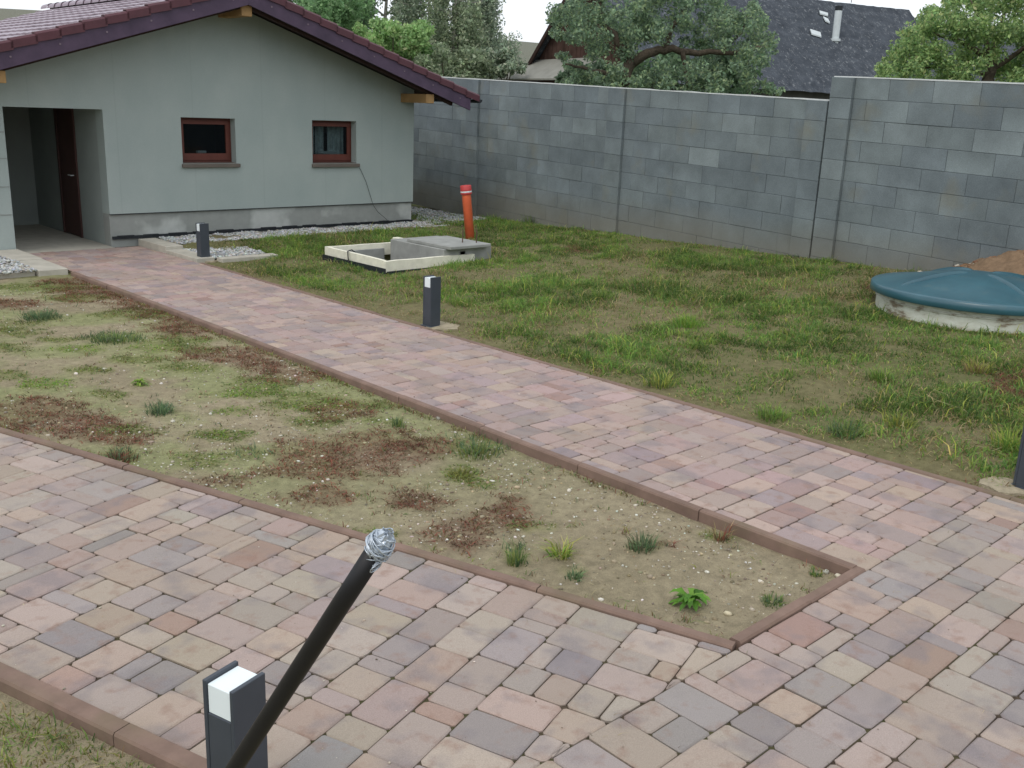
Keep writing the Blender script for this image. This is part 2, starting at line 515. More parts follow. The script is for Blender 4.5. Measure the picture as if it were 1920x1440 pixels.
def bed_patches():
    # centre pixel, half width, half height (1920x1440 picture), kind
    R, Gn, Dk, Yl, Ol = 'red', 'green', 'dark', 'bright', 'olive'
    P = [(200,548,100,16,R),(300,575,85,18,R),(345,610,65,18,R),(420,665,75,13,R),(495,690,50,15,R),(150,530,80,10,R),
         (60,768,90,22,R),(150,797,80,18,R),(225,822,60,13,R),(640,858,130,34,R),(720,842,90,30,R),(610,925,70,18,R),(560,880,60,18,R),
         (950,965,48,26,R),(860,1003,65,22,R),(420,903,48,11,R),(525,882,50,12,R),(785,940,55,14,R),(1240,1022,40,7,R),(560,705,70,14,R),
         (640,770,60,16,R),(10,795,60,18,R),(810,835,60,12,R),(20,572,60,7,R),
         (20,655,45,10,Ol),(75,595,40,9,Dk),(215,635,65,10,Dk),(80,720,50,9,Yl),(260,720,20,6,Yl),(490,725,75,20,Gn),(560,752,90,22,Gn),
         (380,860,52,15,Ol),(415,815,60,11,Gn),(245,808,60,11,Gn),(640,712,50,7,Yl),(60,513,110,6,Yl),(900,832,70,16,Dk),(870,888,40,17,Ol),
         (165,694,40,8,Ol),(305,768,30,9,Dk),(225,857,30,14,Dk),(330,640,60,12,Gn),(370,655,50,9,Gn),(250,675,60,7,Ol),(590,790,70,16,Gn),
         (30,625,50,10,Gn),(140,560,70,7,Gn),(20,705,40,8,Gn),(680,760,60,10,Ol),(430,770,40,9,Yl),(480,850,40,12,Dk),(700,1000,50,12,Ol),
         (1120,870,60,8,Ol),(1450,1125,25,9,Dk),(965,1030,30,20,Dk),(1075,1068,25,10,Dk),(1210,1022,45,12,Dk),(1350,1000,40,8,Ol),(205,740,35,9,Ol),
         (260,590,90,10,Ol),(110,640,40,7,Ol),
         (470,735,60,14,Yl),(590,760,70,10,Yl),(360,690,60,9,Gn),(430,815,50,8,Yl),(150,655,50,8,Yl),(90,540,90,9,Gn),(700,790,50,8,Gn),(290,655,50,7,Yl),(40,610,50,8,Gn),(900,905,50,8,Ol),(1000,985,60,7,Ol)]
    o = []
    for (px, py, hw, hh, k) in P:
        if k == R: hw, hh = hw*1.15, hh*1.2
        c = np.array(G(px, py, -0.05))
        l = np.array(G(px-hw, py, -0.05)); t = np.array(G(px, py-hh, -0.05))
        o.append((c, (c-l), (t-c), k))
    return o
BED = bed_patches()

def patch_weight(x, y, kinds):
    w_ = np.zeros(np.shape(x))
    for (c, a_, b_, k) in BED:
        if k not in kinds: continue
        dx, dy = x-c[0], y-c[1]
        det = a_[0]*b_[1]-a_[1]*b_[0]
        u = (dx*b_[1]-dy*b_[0])/det; v = (-dx*a_[1]+dy*a_[0])/det
        r = np.sqrt(u*u+v*v)
        w_ = np.maximum(w_, 1-smooth(0.55, 1.25, r + (fbm(x*7, y*7, 31, 3)-0.45)*1.3))
    return w_

def C3(*t): return np.array(rgb(*t)[:3])

def ground_color(x, y):
    sand = C3(172, 160, 134); sand2 = C3(148, 138, 112)
    n1 = fbm(x*1.3, y*1.3, 3)[..., None]
    c = sand*(1-n1)+sand2*n1
    moss = (smooth(0.36, 0.58, fbm(x*1.6+9, y*1.6, 21))*0.62*smooth(3.2, 6.5, y))[..., None]
    c = c*(1-moss) + C3(146, 156, 104)*moss
    rw = patch_weight(x, y, ('red',))[..., None]*0.5
    c = c*(1-rw)+C3(120, 92, 76)*rw
    gw = patch_weight(x, y, ('green', 'dark', 'olive', 'bright'))[..., None]*0.6
    c = c*(1-gw)+C3(124, 130, 78)*gw
    lawn = (x > 6.4)
    ln = fbm(x*0.9, y*0.9, 44)[..., None]
    lc = C3(108, 112, 72)*(1-ln)+C3(138, 126, 98)*ln
    c = np.where(lawn[..., None], lc, c)
    far = ((x > 15) | (y > 19))[..., None]
    c = np.where(far, C3(88, 100, 58), c)
    return c

# ------------------------------------------------------------------ ground
def make_ground():
    xs = np.concatenate([np.arange(-9, -1, 0.5), np.arange(-1, 16, 0.07), np.arange(16, 30.1, 0.7)])
    ys = np.concatenate([np.arange(-6, 0, 0.5), np.arange(0, 17, 0.07), np.arange(17, 30.1, 0.7)])
    X, Y = np.meshgrid(xs, ys)
    Z = zt(X, Y)
    v = np.c_[X.ravel(), Y.ravel(), Z.ravel()]
    nx, ny = len(xs), len(ys)
    i = np.arange(nx*ny).reshape(ny, nx)
    f = np.stack([i[:-1, :-1], i[:-1, 1:], i[1:, 1:], i[1:, :-1]], -1).reshape(-1, 4)
    me = fastmesh('ground', v, f, M['ground'], ground_color(v[:, 0], v[:, 1]), True)
    tag(link('ground', me), kind='structure')
    # land beyond, out to the horizon, rising to a hill
    rs = np.array([0, 10, 20, 26, 32, 40, 55, 75, 100, 130, 170, 220, 280, 400, 700, 1200.])
    n = 96
    vs = []; 
    for r in rs:
        for j in range(n):
            an = 2*math.pi*j/n
            x, y = 8+r*math.cos(an), 10+r*math.sin(an)
            h = -0.45 if r < 32 else -0.3
            h += 17.5*float(smooth(60, 230, r)) + (float(fbm(x*0.01, y*0.01, 77))-0.45)*14*float(smooth(80, 250, r))*0.5
            vs.append((x, y, h))
    vs = np.array(vs); fs = []
    for k in range(len(rs)-1):
        for j in range(n):
            fs.append((k*n+j, k*n+(j+1) % n, (k+1)*n+(j+1) % n, (k+1)*n+j))
    cols = np.tile(C3(104, 110, 98), (len(vs), 1))
    fx = fbm(vs[:, 0]*0.02, vs[:, 1]*0.02, 55)[:, None]
    cols = cols*(1-fx)+C3(122, 120, 106)*fx
    me = fastmesh('hill', vs, np.array(fs), M['ground'], cols, True)
    tag(link('hill', me), kind='structure')
make_ground()

# ------------------------------------------------------------------ paving
PAL = [(170,158,146),(178,160,140),(176,156,146),(164,140,132),(142,134,138),(128,126,134),(158,146,138),(174,152,134),(150,138,136),(150,116,102),(168,148,130)]
PALW = [16, 10, 14, 9, 10, 8, 14, 8, 10, 4, 5]
PAL_PINK = [(172,154,146),(176,156,144),(174,148,142),(162,138,134),(146,134,138),(134,126,134),(166,148,140),(178,160,142),(154,138,136),(146,112,104)]
PALW_P = [14, 12, 14, 12, 9, 7, 12, 8, 10, 3]

def clip_poly(poly, halfplanes):
    for (nx, ny, d) in halfplanes:      # keep nx*x+ny*y <= d
        outp = []
        for i in range(len(poly)):
            p, q = poly[i], poly[(i+1) % len(poly)]
            sp, sq = nx*p[0]+ny*p[1]-d, nx*q[0]+ny*q[1]-d
            if sp <= 0: outp.append(p)
            if sp*sq < 0:
                t = sp/(sp-sq); outp.append((p[0]+t*(q[0]-p[0]), p[1]+t*(q[1]-p[1])))
        poly = outp
        if len(poly) < 3: return []
    return poly

def poly_area(p):
    return 0.5*sum(p[i][0]*p[(i+1) % len(p)][1]-p[(i+1) % len(p)][0]*p[i][1] for i in range(len(p)))

def inset(poly, d):
    n = len(poly); out_ = []
    ar = poly_area(poly)
    for i in range(n):
        p0, p1, p2 = np.array(poly[i-1]), np.array(poly[i]), np.array(poly[(i+1) % n])
        e1 = p1-p0; e2 = p2-p1
        l1, l2 = np.linalg.norm(e1), np.linalg.norm(e2)
        if l1 < 1e-5 or l2 < 1e-5: out_.append(tuple(p1)); continue
        n1 = np.array([-e1[1], e1[0]])/l1; n2 = np.array([-e2[1], e2[0]])/l2
        b_ = n1+n2; q = max(0.35, (b_@b_)/2)
        out_.append(tuple(p1 + b_*d/q))
    return out_

def round_corners(poly, r):
    out_ = []
    n = len(poly)
    for i in range(n):
        p0, p1, p2 = np.array(poly[i-1]), np.array(poly[i]), np.array(poly[(i+1) % n])
        a_ = p0-p1; b_ = p2-p1
        la, lb = np.linalg.norm(a_), np.linalg.norm(b_)
        ra = min(r*random.uniform(0.6, 1.5), la*0.4, lb*0.4)
        out_.append(tuple(p1+a_/la*ra)); out_.append(tuple(p1+b_/lb*ra))
    return out_

def paver_geo(poly, z0=0.0):
    """poly ccw in world xy -> verts (relative to centre), faces, centre"""
    c = np.mean(poly, 0)
    gap = random.uniform(0.0016, 0.0046)
    p = inset(poly, gap)
    p = [(x+random.uniform(-1, 1)*0.002, y+random.uniform(-1, 1)*0.002) for x, y in p]
    p = round_corners(p, 0.0115)
    q = []
    for i in range(len(p)):            # worn, slightly wavy long edges
        a_, b_ = p[i], p[(i+1) % len(p)]
        q.append(a_)
        L = math.hypot(b_[0]-a_[0], b_[1]-a_[1])
        if L > .05:
            t = random.uniform(.35, .65); j = random.uniform(-.0012, .0022)
            q.append((a_[0]+(b_[0]-a_[0])*t+(b_[1]-a_[1])/L*j, a_[1]+(b_[1]-a_[1])*t-(b_[0]-a_[0])/L*j))
    p = q
    if abs(poly_area(p)) < 0.0009: return None
    top = inset(p, 0.0075)
    n = len(p)
    tx, ty = random.gauss(0, 0.009), random.gauss(0, 0.009)
    def Z(x, y, z): return z0+z+(x-c[0])*tx+(y-c[1])*ty+dz
    dz = random.gauss(0, 0.0013)
    v = [(x-c[0], y-c[1], z0-0.045) for x, y in p] + [(x-c[0], y-c[1], Z(x, y, -0.0055)) for x, y in p] + [(x-c[0], y-c[1], Z(x, y, 0.0)) for x, y in top]
    f = []
    for k in range(2):
        for j in range(n):
            a_, b_ = k*n+j, k*n+(j+1) % n
            f.append((a_, b_, b_+n, a_+n))
    f.append(tuple(range(2*n, 3*n)))
    return v, f, c

def rect_pack(u0, u1, v0, v1, U=0.1):
    """courses across u: plain ones two units deep, mixed ones three units deep; returns rectangles"""
    R_ = []
    v = v0
    while v < v1:
        u = u0 - random.choice([0, .5, 1, 1.5, 2])*U
        if random.random() < 0.52:
            while u < u1:
                wv = random.choices([1, 1.5, 2, 2.5, 3], [2, 3, 4, 3, 5])[0]
                R_.append((u, v, u+wv*U, v+2*U)); u += wv*U
            v += 2*U
        else:
            while u < u1:
                r = random.random()
                if r < 0.36:
                    wv = 2; R_.append((u, v, u+wv*U, v+3*U))
                elif r < 0.46:
                    wv = 1; R_.append((u, v, u+wv*U, v+3*U))
                elif r < 0.86:
                    wv = random.choices([1.5, 2, 3], [2, 4, 3])[0]; k = random.choice([1, 2])
                    R_.append((u, v, u+wv*U, v+k*U)); R_.append((u, v+k*U, u+wv*U, v+3*U))
                else:
                    wv = random.choice([1.5, 2]); R_.append((u, v, u+wv*U, v+1.5*U)); R_.append((u, v+1.5*U, u+wv*U, v+3*U))
                u += wv*U
            v += 3*U
    return R_

def field(name, rects, to_world, planes, pal, palw, origin_loc, limit=300):
    parent = tag(link(name, None), kind='structure')
    geos = []
    for (a0, b0, a1, b1) in rects:
        poly = [to_world(a0, b0), to_world(a1, b0), to_world(a1, b1), to_world(a0, b1)]
        if poly_area(poly) < 0: poly = poly[::-1]
        poly = clip_poly(poly, planes)
        if len(poly) < 3 or poly_area(poly) < 0.0022: continue
        # drop doubled points
        q = []
        for p in poly:
            if not q or math.hypot(p[0]-q[-1][0], p[1]-q[-1][1]) > 0.008: q.append(p)
        if math.hypot(q[0][0]-q[-1][0], q[0][1]-q[-1][1]) < 0.008: q.pop()
        if len(q) < 3: continue
        c = np.mean(q, 0)
        d = ray(0, 0)*0 + np.array([c[0], c[1], -CAM_H])
        depth = d@fwd; xs, ys = (d@RIGHT)/depth*F_PX+960, (d@DOWN)/depth*F_PX+720
        seen = depth > 0 and -120 < xs < 2040 and -60 < ys < 1560
        if not seen and not (depth > -3): continue
        g_ = paver_geo(q)
        if g_ is None: continue
        q3 = random.choices(pal, palw)[0]; mean = (164, 152, 142) if pal is PAL else (168, 150, 142)
        col = rgb(*[a_*.44+b_*.56 for a_, b_ in zip(q3, mean)])
        k = random.uniform(0.88, 1.07)
        col = tuple(min(1, x*k*random.uniform(0.97, 1.03)) for x in col[:3])+(1,)
        geos.append((seen, depth, g_, col))
    geos.sort(key=lambda t: (not t[0], t[1]))
    rest = MB()
    for i, (seen, depth, (v, f, c), col) in enumerate(geos):
        if i < limit and seen:
            mb = MB(); mb.add(v, f, col)
            link('paver', mb.mesh('paver', M['paver']), None, parent, (c[0], c[1], 0))
        else:
            rest.add([(x+c[0], y+c[1], z) for x, y, z in v], f, col)
    if rest.v:
        tag(rest.build('paver_rows', M['paver'], parent), kind='stuff')
    return parent

# straight path
U = (PX1-PX0)/29
r1 = rect_pack(PX0, PX1, SEAM, FAC_Y-0.02, 0.1)
path = field('path', r1, lambda u, v: (u, v),
             [(1, 0, PX1), (-1, 0, -PX0), (0, 1, FAC_Y-0.15), (0, -1, -SEAM)], PAL_PINK, PALW_P, None)
# paved forecourt in front
r2 = rect_pack(0.0, PX1, -0.4, SEAM, 0.1)
shift = SEAM - max(r[3] for r in r2)
r2 = [(a_, b_+shift, c_, d_+shift) for a_, b_, c_, d_ in r2]
n0 = SN@SP
forecourt = field('forecourt', r2, lambda u, v: (u, v),
             [(1, 0, PX1), (0, 1, SEAM), (-SN[0], -SN[1], -(n0-SIDE_W-0.0))], PAL, PALW, None)
# side path
def sw(u, v): return (SP[0]+SN[0]*u+SU[0]*v, SP[1]+SN[1]*u+SU[1]*v)
r3 = rect_pack(-SIDE_W, 0, -0.75, 9.0, 0.1)
side = field('side_path', r3, sw, [(SN[0], SN[1], n0), (-SN[0], -SN[1], -(n0-SIDE_W)), (0, -1, -SEAM)], PAL, PALW, None)

# bedding sheets between the stones
def sheet(name, pts, z, mat, parent):
    mb = MB(); mb.add([(x, y, z) for x, y in pts], [tuple(range(len(pts)))])
    return mb.build(name, mat, parent)
sheet('joint_sand', [(PX0-.02, SEAM), (PX1+.02, SEAM), (PX1+.02, FAC_Y-.05), (PX0-.02, FAC_Y-.05)], -0.011, M['joint'], path)
pL = (SP+SN*(-SIDE_W-.02)); 
def line_at_y(off, y):
    # x where the line 'across = off' meets y
    return (n0+off-SN[1]*y)/SN[0]
sheet('joint_sand', [(line_at_y(-SIDE_W-.02, -1.0), -1.0), (PX1+.02, -1.0), (PX1+.02, SEAM), (line_at_y(-SIDE_W-.02, SEAM), SEAM)], -0.011, M['joint'], forecourt)
pts = [(line_at_y(-SIDE_W-.02, SEAM), SEAM), (line_at_y(.02, SEAM), SEAM), tuple(SP+SN*.02+SU*9), tuple(SP-SN*(SIDE_W+.02)+SU*9)]
sheet('joint_sand', pts, -0.011, M['joint'], side)

def kerb_run(p, q, width, parent, z1=0.012, z0=-0.16, name='kerb_stone', side_=1, length=1.0):
    """kerb stones from p to q; stones lie on the left of p->q when side_=1"""
    p = np.array(p, float); q = np.array(q, float)
    L = np.linalg.norm(q-p); d = (q-p)/L; nn = np.array([-d[1], d[0]])*side_
    k = 0; s = 0.0
    while s < L-0.05:
        e_ = min(s+length, L)
        if L-e_ < 0.1: e_ = L
        b = 0.010
        A, B = s+0.0025, e_-0.0025
        prof = [(0.0, z0), (0.0, z1-b), (b*0.8, z1), (width-b*0.8, z1), (width, z1-b), (width, z0)]
        jz = random.uniform(-0.004, 0.004); jn = random.uniform(-0.004, 0.004)
        c0 = p + d*(A+B)/2
        vs = []
        for S in (A, B):
            for (t, z) in prof:
                w_ = p + d*S + nn*(t+jn) - c0
                vs.append((w_[0], w_[1], z+jz))
        n = len(prof)
        fs = [(j, j+1, n+j+1, n+j) for j in range(n-1)] + [tuple(range(n))[::-1], tuple(range(n, 2*n))]
        if side_ < 0: fs = [f[::-1] for f in fs]
        mb = MB(); mb.add(vs, fs)
        link(name, mb.mesh(name, M['kerb']), None, parent, (c0[0], c0[1], 0))
        s = e_; k += 1
KW = 0.062
kerb_run((PX0, SEAM+0.05), (PX0, 13.35), KW, path, side_=1)
kerb_run((PX1, 1.0), (PX1, 13.3), KW, path, side_=-1, z1=0.006)
# tip of the bed along the forecourt
kerb_run((line_at_y(KW, SEAM), SEAM), (PX0, SEAM), KW, forecourt, side_=1, length=0.62)
# bed side and lawn side of the side path
kerb_run(tuple(SP+SU*0.0+SN*0.0), tuple(SP+SU*9.0), KW, side, side_=-1)
kerb_run((line_at_y(-SIDE_W, 0.4), 0.4), tuple(SP-SN*SIDE_W+SU*9.0), 0.085, side, side_=1, z1=0.02)

# ------------------------------------------------------------------ grass and low plants
def blades(x, y, z, h, w_, lean, cols, az=None, bend=0.5):
    n = len(x)
    az = RNG.uniform(0, 2*np.pi, n) if az is None else az
    fa = RNG.uniform(0, 2*np.pi, n)
    lx, ly = np.cos(az)*lean, np.sin(az)*lean
    wx, wy = np.cos(fa)*w_*0.5, np.sin(fa)*w_*0.5
    base = np.stack([x, y, z], -1)
    mid = base + np.stack([lx*h*0.35, ly*h*0.35, h*0.58*(1-0.2*lean)], -1)
    tip = base + np.stack([lx*h*(0.8+bend), ly*h*(0.8+bend), h*(1-0.45*np.clip(lean, 0, 1.8))], -1)
    wv = np.stack([wx, wy, np.zeros(n)], -1)
    V = np.stack([base-wv, base+wv, mid+wv*0.8, mid-wv*0.8, tip], 1)      # n,5,3
    idx = (np.arange(n)*5)[:, None]
    F1 = idx+np.array([[0, 1, 2]]); F2 = idx+np.array([[0, 2, 3]]); F3 = idx+np.array([[3, 2, 4]])
    F = np.concatenate([F1, F2, F3], 0)
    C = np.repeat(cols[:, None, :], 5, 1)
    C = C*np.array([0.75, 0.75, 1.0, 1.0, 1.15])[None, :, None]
    return V.reshape(-1, 3), F, C.reshape(-1, 3)

def join(parts):
    V = []; F = []; C = []; o = 0
    for v, f, c in parts:
        V.append(v); F.append(f+o); C.append(c); o += len(v)
    return np.concatenate(V), np.concatenate(F), np.concatenate(C)

def pick(pal, n, jit=0.12):
    pal = np.array([C3(*p) for p in pal])
    c = pal[RNG.integers(0, len(pal), n)]
    return c*(1+RNG.normal(0, jit, (n, 1)))*(1+RNG.normal(0, 0.04, (n, 3)))

GREEN = [(112, 136, 70), (126, 151, 78), (102, 126, 73), (136, 148, 80), (92, 119, 68)]
DRY = [(167, 151, 108), (151, 132, 96), (184, 172, 127), (139, 122, 87)]
BRIGHT = [(123, 159, 64), (109, 152, 69), (141, 165, 73)]
YELLOW = [(173, 180, 85), (154, 169, 77), (187, 184, 101)]
RED = [(146, 98, 80), (129, 82, 69), (147, 94, 76), (112, 80, 64), (136, 109, 80), (103, 85, 64)]
DKG = [tuple(min(250, int(v*1.12)) for v in t) for t in [(91, 115, 79), (84, 105, 76), (105, 124, 88)]]
OLV = [(124, 129, 67), (139, 141, 74), (110, 112, 64)]

def in_lawn(x, y):
    ok = (x > PX1+0.09) & (x < wall_x(y)-0.05) & (y > -0.5) & (y < 20)
    ok &= ~((x > 6.4) & (x < 12.1) & (y > 14.55))
    ok &= ~((x > 6.4) & (x < 7.15) & (y > 13.1))
    ok &= ~((x > 8.03) & (x < 10.1) & (y > 10.88) & (y < 12.58))
    ok &= (x-11.7)**2+(y-4.4)**2 > 1.13**2
    ok &= ~((abs(x-6.66) < 0.13) & (abs(y-8.15) < 0.16))
    return ok

def lawn():
    parts = []
    N_ = 1500000
    x = RNG.uniform(6.5, 14.6, N_); y = RNG.uniform(0.5, 18, N_)
    k = in_lawn(x, y); x, y = x[k], y[k]
    dn = fbm(x*1.0, y*1.0, 61); fine = fbm(x*4.2, y*4.2, 62, 3)
    near = 1-smooth(0.0, 0.45, x-PX1-0.09)
    bare = smooth(0.50, 0.62, fbm(x*0.7+3, y*0.7, 44))
    # sandy spot and dried red spot in front of the tank
    cx, cy_ = G(1600, 700, 0.12); bare = np.maximum(bare, 0.8*np.exp(-((x-cx)**2+(y-cy_)**2)/0.35))
    dens = np.clip(0.50+1.5*(dn-0.40)+1.7*(fine-0.42), 0.06, 1)*(1-0.6*bare)*(1-0.7*near)
    dist = np.hypot(x, y)
    dens = dens*np.clip(1.35-dist/30, 0.5, 1)
    k = RNG.random(len(x)) < dens*0.55
    x, y, fine, dn, near, bare = x[k], y[k], fine[k], dn[k], near[k], bare[k]
    n = len(x)
    dry = RNG.random(n) < (0.13+0.45*near+0.3*bare)
    h = RNG.gamma(3.6, 0.0148, n)*(0.55+2.2*np.clip(fine+dn-0.78, 0, 0.7))*(1-0.45*near)
    h = np.clip(h, 0.012, 0.20)
    tone = smooth(0.35, 0.65, fbm(x*1.7, y*1.7, 91))
    cg = pick(GREEN, n)*np.array([.92, 1.07, .88])*(0.72+0.5*tone[:, None]); cd_ = pick(DRY, n)
    br = RNG.random(n) < 0.34*smooth(0.45, 0.65, fbm(x*1.2, y*1.2, 66))
    cg[br] = pick(BRIGHT, br.sum())
    yl = RNG.random(n) < 0.035
    cg[yl] = pick(YELLOW, yl.sum()); h[yl] *= 1.4
    c = np.where(dry[:, None], cd_, cg)
    lean = np.where(dry, RNG.uniform(0.5, 1.7, n), RNG.uniform(0.15, 1.2, n))
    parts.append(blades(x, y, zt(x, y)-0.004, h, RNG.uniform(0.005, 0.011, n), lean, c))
    # mats of dried red weed
    for (px, py, hw, hh) in ((1895, 730, 60, 45), (1100, 470, 60, 8), (880, 640, 70, 10), (1020, 560, 60, 14), (1660, 560, 50, 12), (1730, 590, 60, 18), (1330, 760, 60, 10)):
        c0 = np.array(G(px, py, 0.12)); a_ = np.array(G(px+hw, py, 0.12))-c0; b_ = np.array(G(px, py-hh, 0.12))-c0
        m_ = 1500
        r = np.sqrt(RNG.random(m_))*RNG.uniform(0.5, 1.1, m_); t = RNG.uniform(0, 2*np.pi, m_)
        xx = c0[0]+a_[0]*r*np.cos(t)+b_[0]*r*np.sin(t); yy = c0[1]+a_[1]*r*np.cos(t)+b_[1]*r*np.sin(t)
        q = in_lawn(xx, yy); xx, yy = xx[q], yy[q]
        parts.append(blades(xx, yy, zt(xx, yy), RNG.uniform(.015, .05, len(xx)), RNG.uniform(.005, .011, len(xx)), RNG.uniform(.6, 2.0, len(xx)), pick(RED, len(xx))))
    v, f, c = join(parts)
    tag(link('lawn_grass', fastmesh('lawn_grass', v, f, M['leaf'], c)), 'patchy green and straw coloured grass between the straight path and the block wall', 'grass', kind='stuff')
lawn()

def in_bed(x, y):
    s, n_ = side_uv(x, y)
    return (x < PX0-KW-0.01) & (n_ > KW+0.015) & (y > SEAM+KW+0.01) & (y < 13.15)

def bed_cover():
    def scatter(kinds, N_, pals, hlo, hhi, wlo, whi, leanlo, leanhi, name, label, base=0.0):
        x = RNG.uniform(-2.5, PX0, N_); y = RNG.uniform(SEAM, 13.2, N_)
        k = in_bed(x, y); x, y = x[k], y[k]
        w_ = patch_weight(x, y, kinds)
        br = fbm(x*9, y*9, 12, 3)
        k = RNG.random(len(x)) < np.clip(w_*(0.25+1.6*(br-0.25)), 0, 1)+base*smooth(0.5, 0.62, br)*(0.4+2.6*smooth(3.5, 7, y))
        x, y, br = x[k], y[k], br[k]; n = len(x)
        c = pick(pals, n)
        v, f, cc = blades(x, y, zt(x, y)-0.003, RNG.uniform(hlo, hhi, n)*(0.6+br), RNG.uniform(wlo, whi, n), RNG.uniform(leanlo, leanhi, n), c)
        tag(link(name, fastmesh(name, v, f, M['leaf'], cc)), label, 'ground cover', kind='stuff')
    scatter(('red',), 420000, RED+[(96, 92, 56)], .012, .042, .004, .010, .5, 2.2, 'red_weed', 'low mats of dried reddish brown weed lying on the sandy bed', 0.010)
    scatter(('green', 'olive'), 420000, GREEN+OLV+[(116, 128, 62)], .008, .030, .005, .011, .5, 2.0, 'green_weed', 'low mossy green mats spread over the sandy bed', 0.012)
    scatter(('dark',), 230000, DKG+[(98, 104, 76)], .02, .075, .004, .008, .2, 1.1, 'dark_weed', 'thin dark green weeds standing on the sandy bed', 0.004)
    scatter(('bright',), 320000, BRIGHT+[(132, 158, 60)], .008, .026, .006, .012, .4, 1.8, 'bright_moss', 'vivid yellow green patches of ground cover on the sandy bed', 0.0)
bed_cover()

def bed_litter():
    n = 2600
    x = RNG.uniform(-2.0, PX0, n*3); y = RNG.uniform(SEAM, 12, n*3)
    k = in_bed(x, y); x, y = x[k][:n], y[k][:n]; n = len(x)
    # straw, stalks and twigs lying about
    v, f, c = blades(x, y, zt(x, y)+.003, RNG.uniform(.012, .05, n), RNG.uniform(.0015, .003, n), RNG.uniform(1.6, 2.1, n), pick(DRY+[(120, 104, 84), (96, 80, 66), (196, 184, 150)], n))
    m_ = 2600
    cx = RNG.uniform(-2.0, PX0, 420); cy_ = RNG.uniform(SEAM, 11, 420); j = RNG.integers(0, 420, m_*2)
    xx = cx[j]+RNG.normal(0, .022, m_*2); yy = cy_[j]+RNG.normal(0, .022, m_*2)
    k = in_bed(xx, yy); xx, yy = xx[k], yy[k]; q = len(xx)
    v2, f2, c2 = blades(xx, yy, zt(xx, yy), RNG.uniform(.01, .06, q)*(0.4+vnoise(xx*3, yy*3, 5)), RNG.uniform(.002, .006, q), RNG.uniform(.1, 1.8, q), pick(GREEN+DKG+OLV+DRY+RED, q))
    V, F, C = join([(v, f, c), (v2, f2, c2)])
    tag(link('litter', fastmesh('litter', V, F, M['leaf'], C)), 'straw bits, twigs and tiny sprouts scattered over the sandy bed', 'plant litter', kind='stuff')
bed_litter()

def near_lawn():
    N_ = 130000
    x = RNG.uniform(-1.0, 2.2, N_); y = RNG.uniform(1.0, 6.5, N_)
    s, n_ = side_uv(x, y)
    k = n_ < -SIDE_W-0.11
    x, y, n_ = x[k], y[k], n_[k]
    f_ = fbm(x*4, y*4, 71, 3); d = fbm(x*1.3, y*1.3, 72)
    k = RNG.random(len(x)) < np.clip(0.15+2.2*(f_-0.33)+1.2*(d-0.42), 0.05, 1)
    x, y, f_ = x[k], y[k], f_[k]; n = len(x)
    c = pick(GREEN+OLV+[(120, 132, 60), (136, 140, 72)], n)
    dr = RNG.random(n) < 0.22; c[dr] = pick(DRY, dr.sum())
    v, f, cc = blades(x, y, zt(x, y)-0.004, np.clip(RNG.gamma(3, .009, n), .01, .09)*(0.6+f_), RNG.uniform(.003, .008, n), RNG.uniform(.2, 1.7, n), c)
    tag(link('verge_grass', fastmesh('verge_grass', v, f, M['leaf'], cc)), 'short green and straw grass on the outer side of the side path beside the near lamp', 'grass', kind='stuff')
near_lawn()

def stones(name, label, pts, szs, cols, cat='gravel'):
    ico = np.array([(0,0,-1),(.72,-.53,-.45),(-.28,-.85,-.45),(-.89,0,-.45),(-.28,.85,-.45),(.72,.53,-.45),(.28,-.85,.45),(-.72,-.53,.45),(-.72,.53,.45),(.28,.85,.45),(.89,0,.45),(0,0,1)])
    tf = np.array([(0,1,2),(1,0,5),(0,2,3),(0,3,4),(0,4,5),(1,5,10),(2,1,6),(3,2,7),(4,3,8),(5,4,9),(1,10,6),(2,6,7),(3,7,8),(4,8,9),(5,9,10),(6,10,11),(7,6,11),(8,7,11),(9,8,11),(10,9,11)])
    n = len(pts)
    S = np.stack([szs*RNG.uniform(.7, 1.3, n), szs*RNG.uniform(.6, 1.0, n), szs*RNG.uniform(.4, .8, n)], -1)
    an = RNG.uniform(0, 6.28, n)
    V = ico[None]*S[:, None, :]*RNG.uniform(.85, 1.15, (n, 12, 1))
    ca, sa = np.cos(an)[:, None], np.sin(an)[:, None]
    V = np.stack([V[..., 0]*ca-V[..., 1]*sa, V[..., 0]*sa+V[..., 1]*ca, V[..., 2]], -1)+pts[:, None, :]
    F = (tf[None]+(np.arange(n)*12)[:, None, None]).reshape(-1, 3)
    me = fastmesh(name, V.reshape(-1, 3), F, M['pebble'], np.repeat(cols, 12, 0))
    return tag(link(name, me), label, cat, kind='stuff')

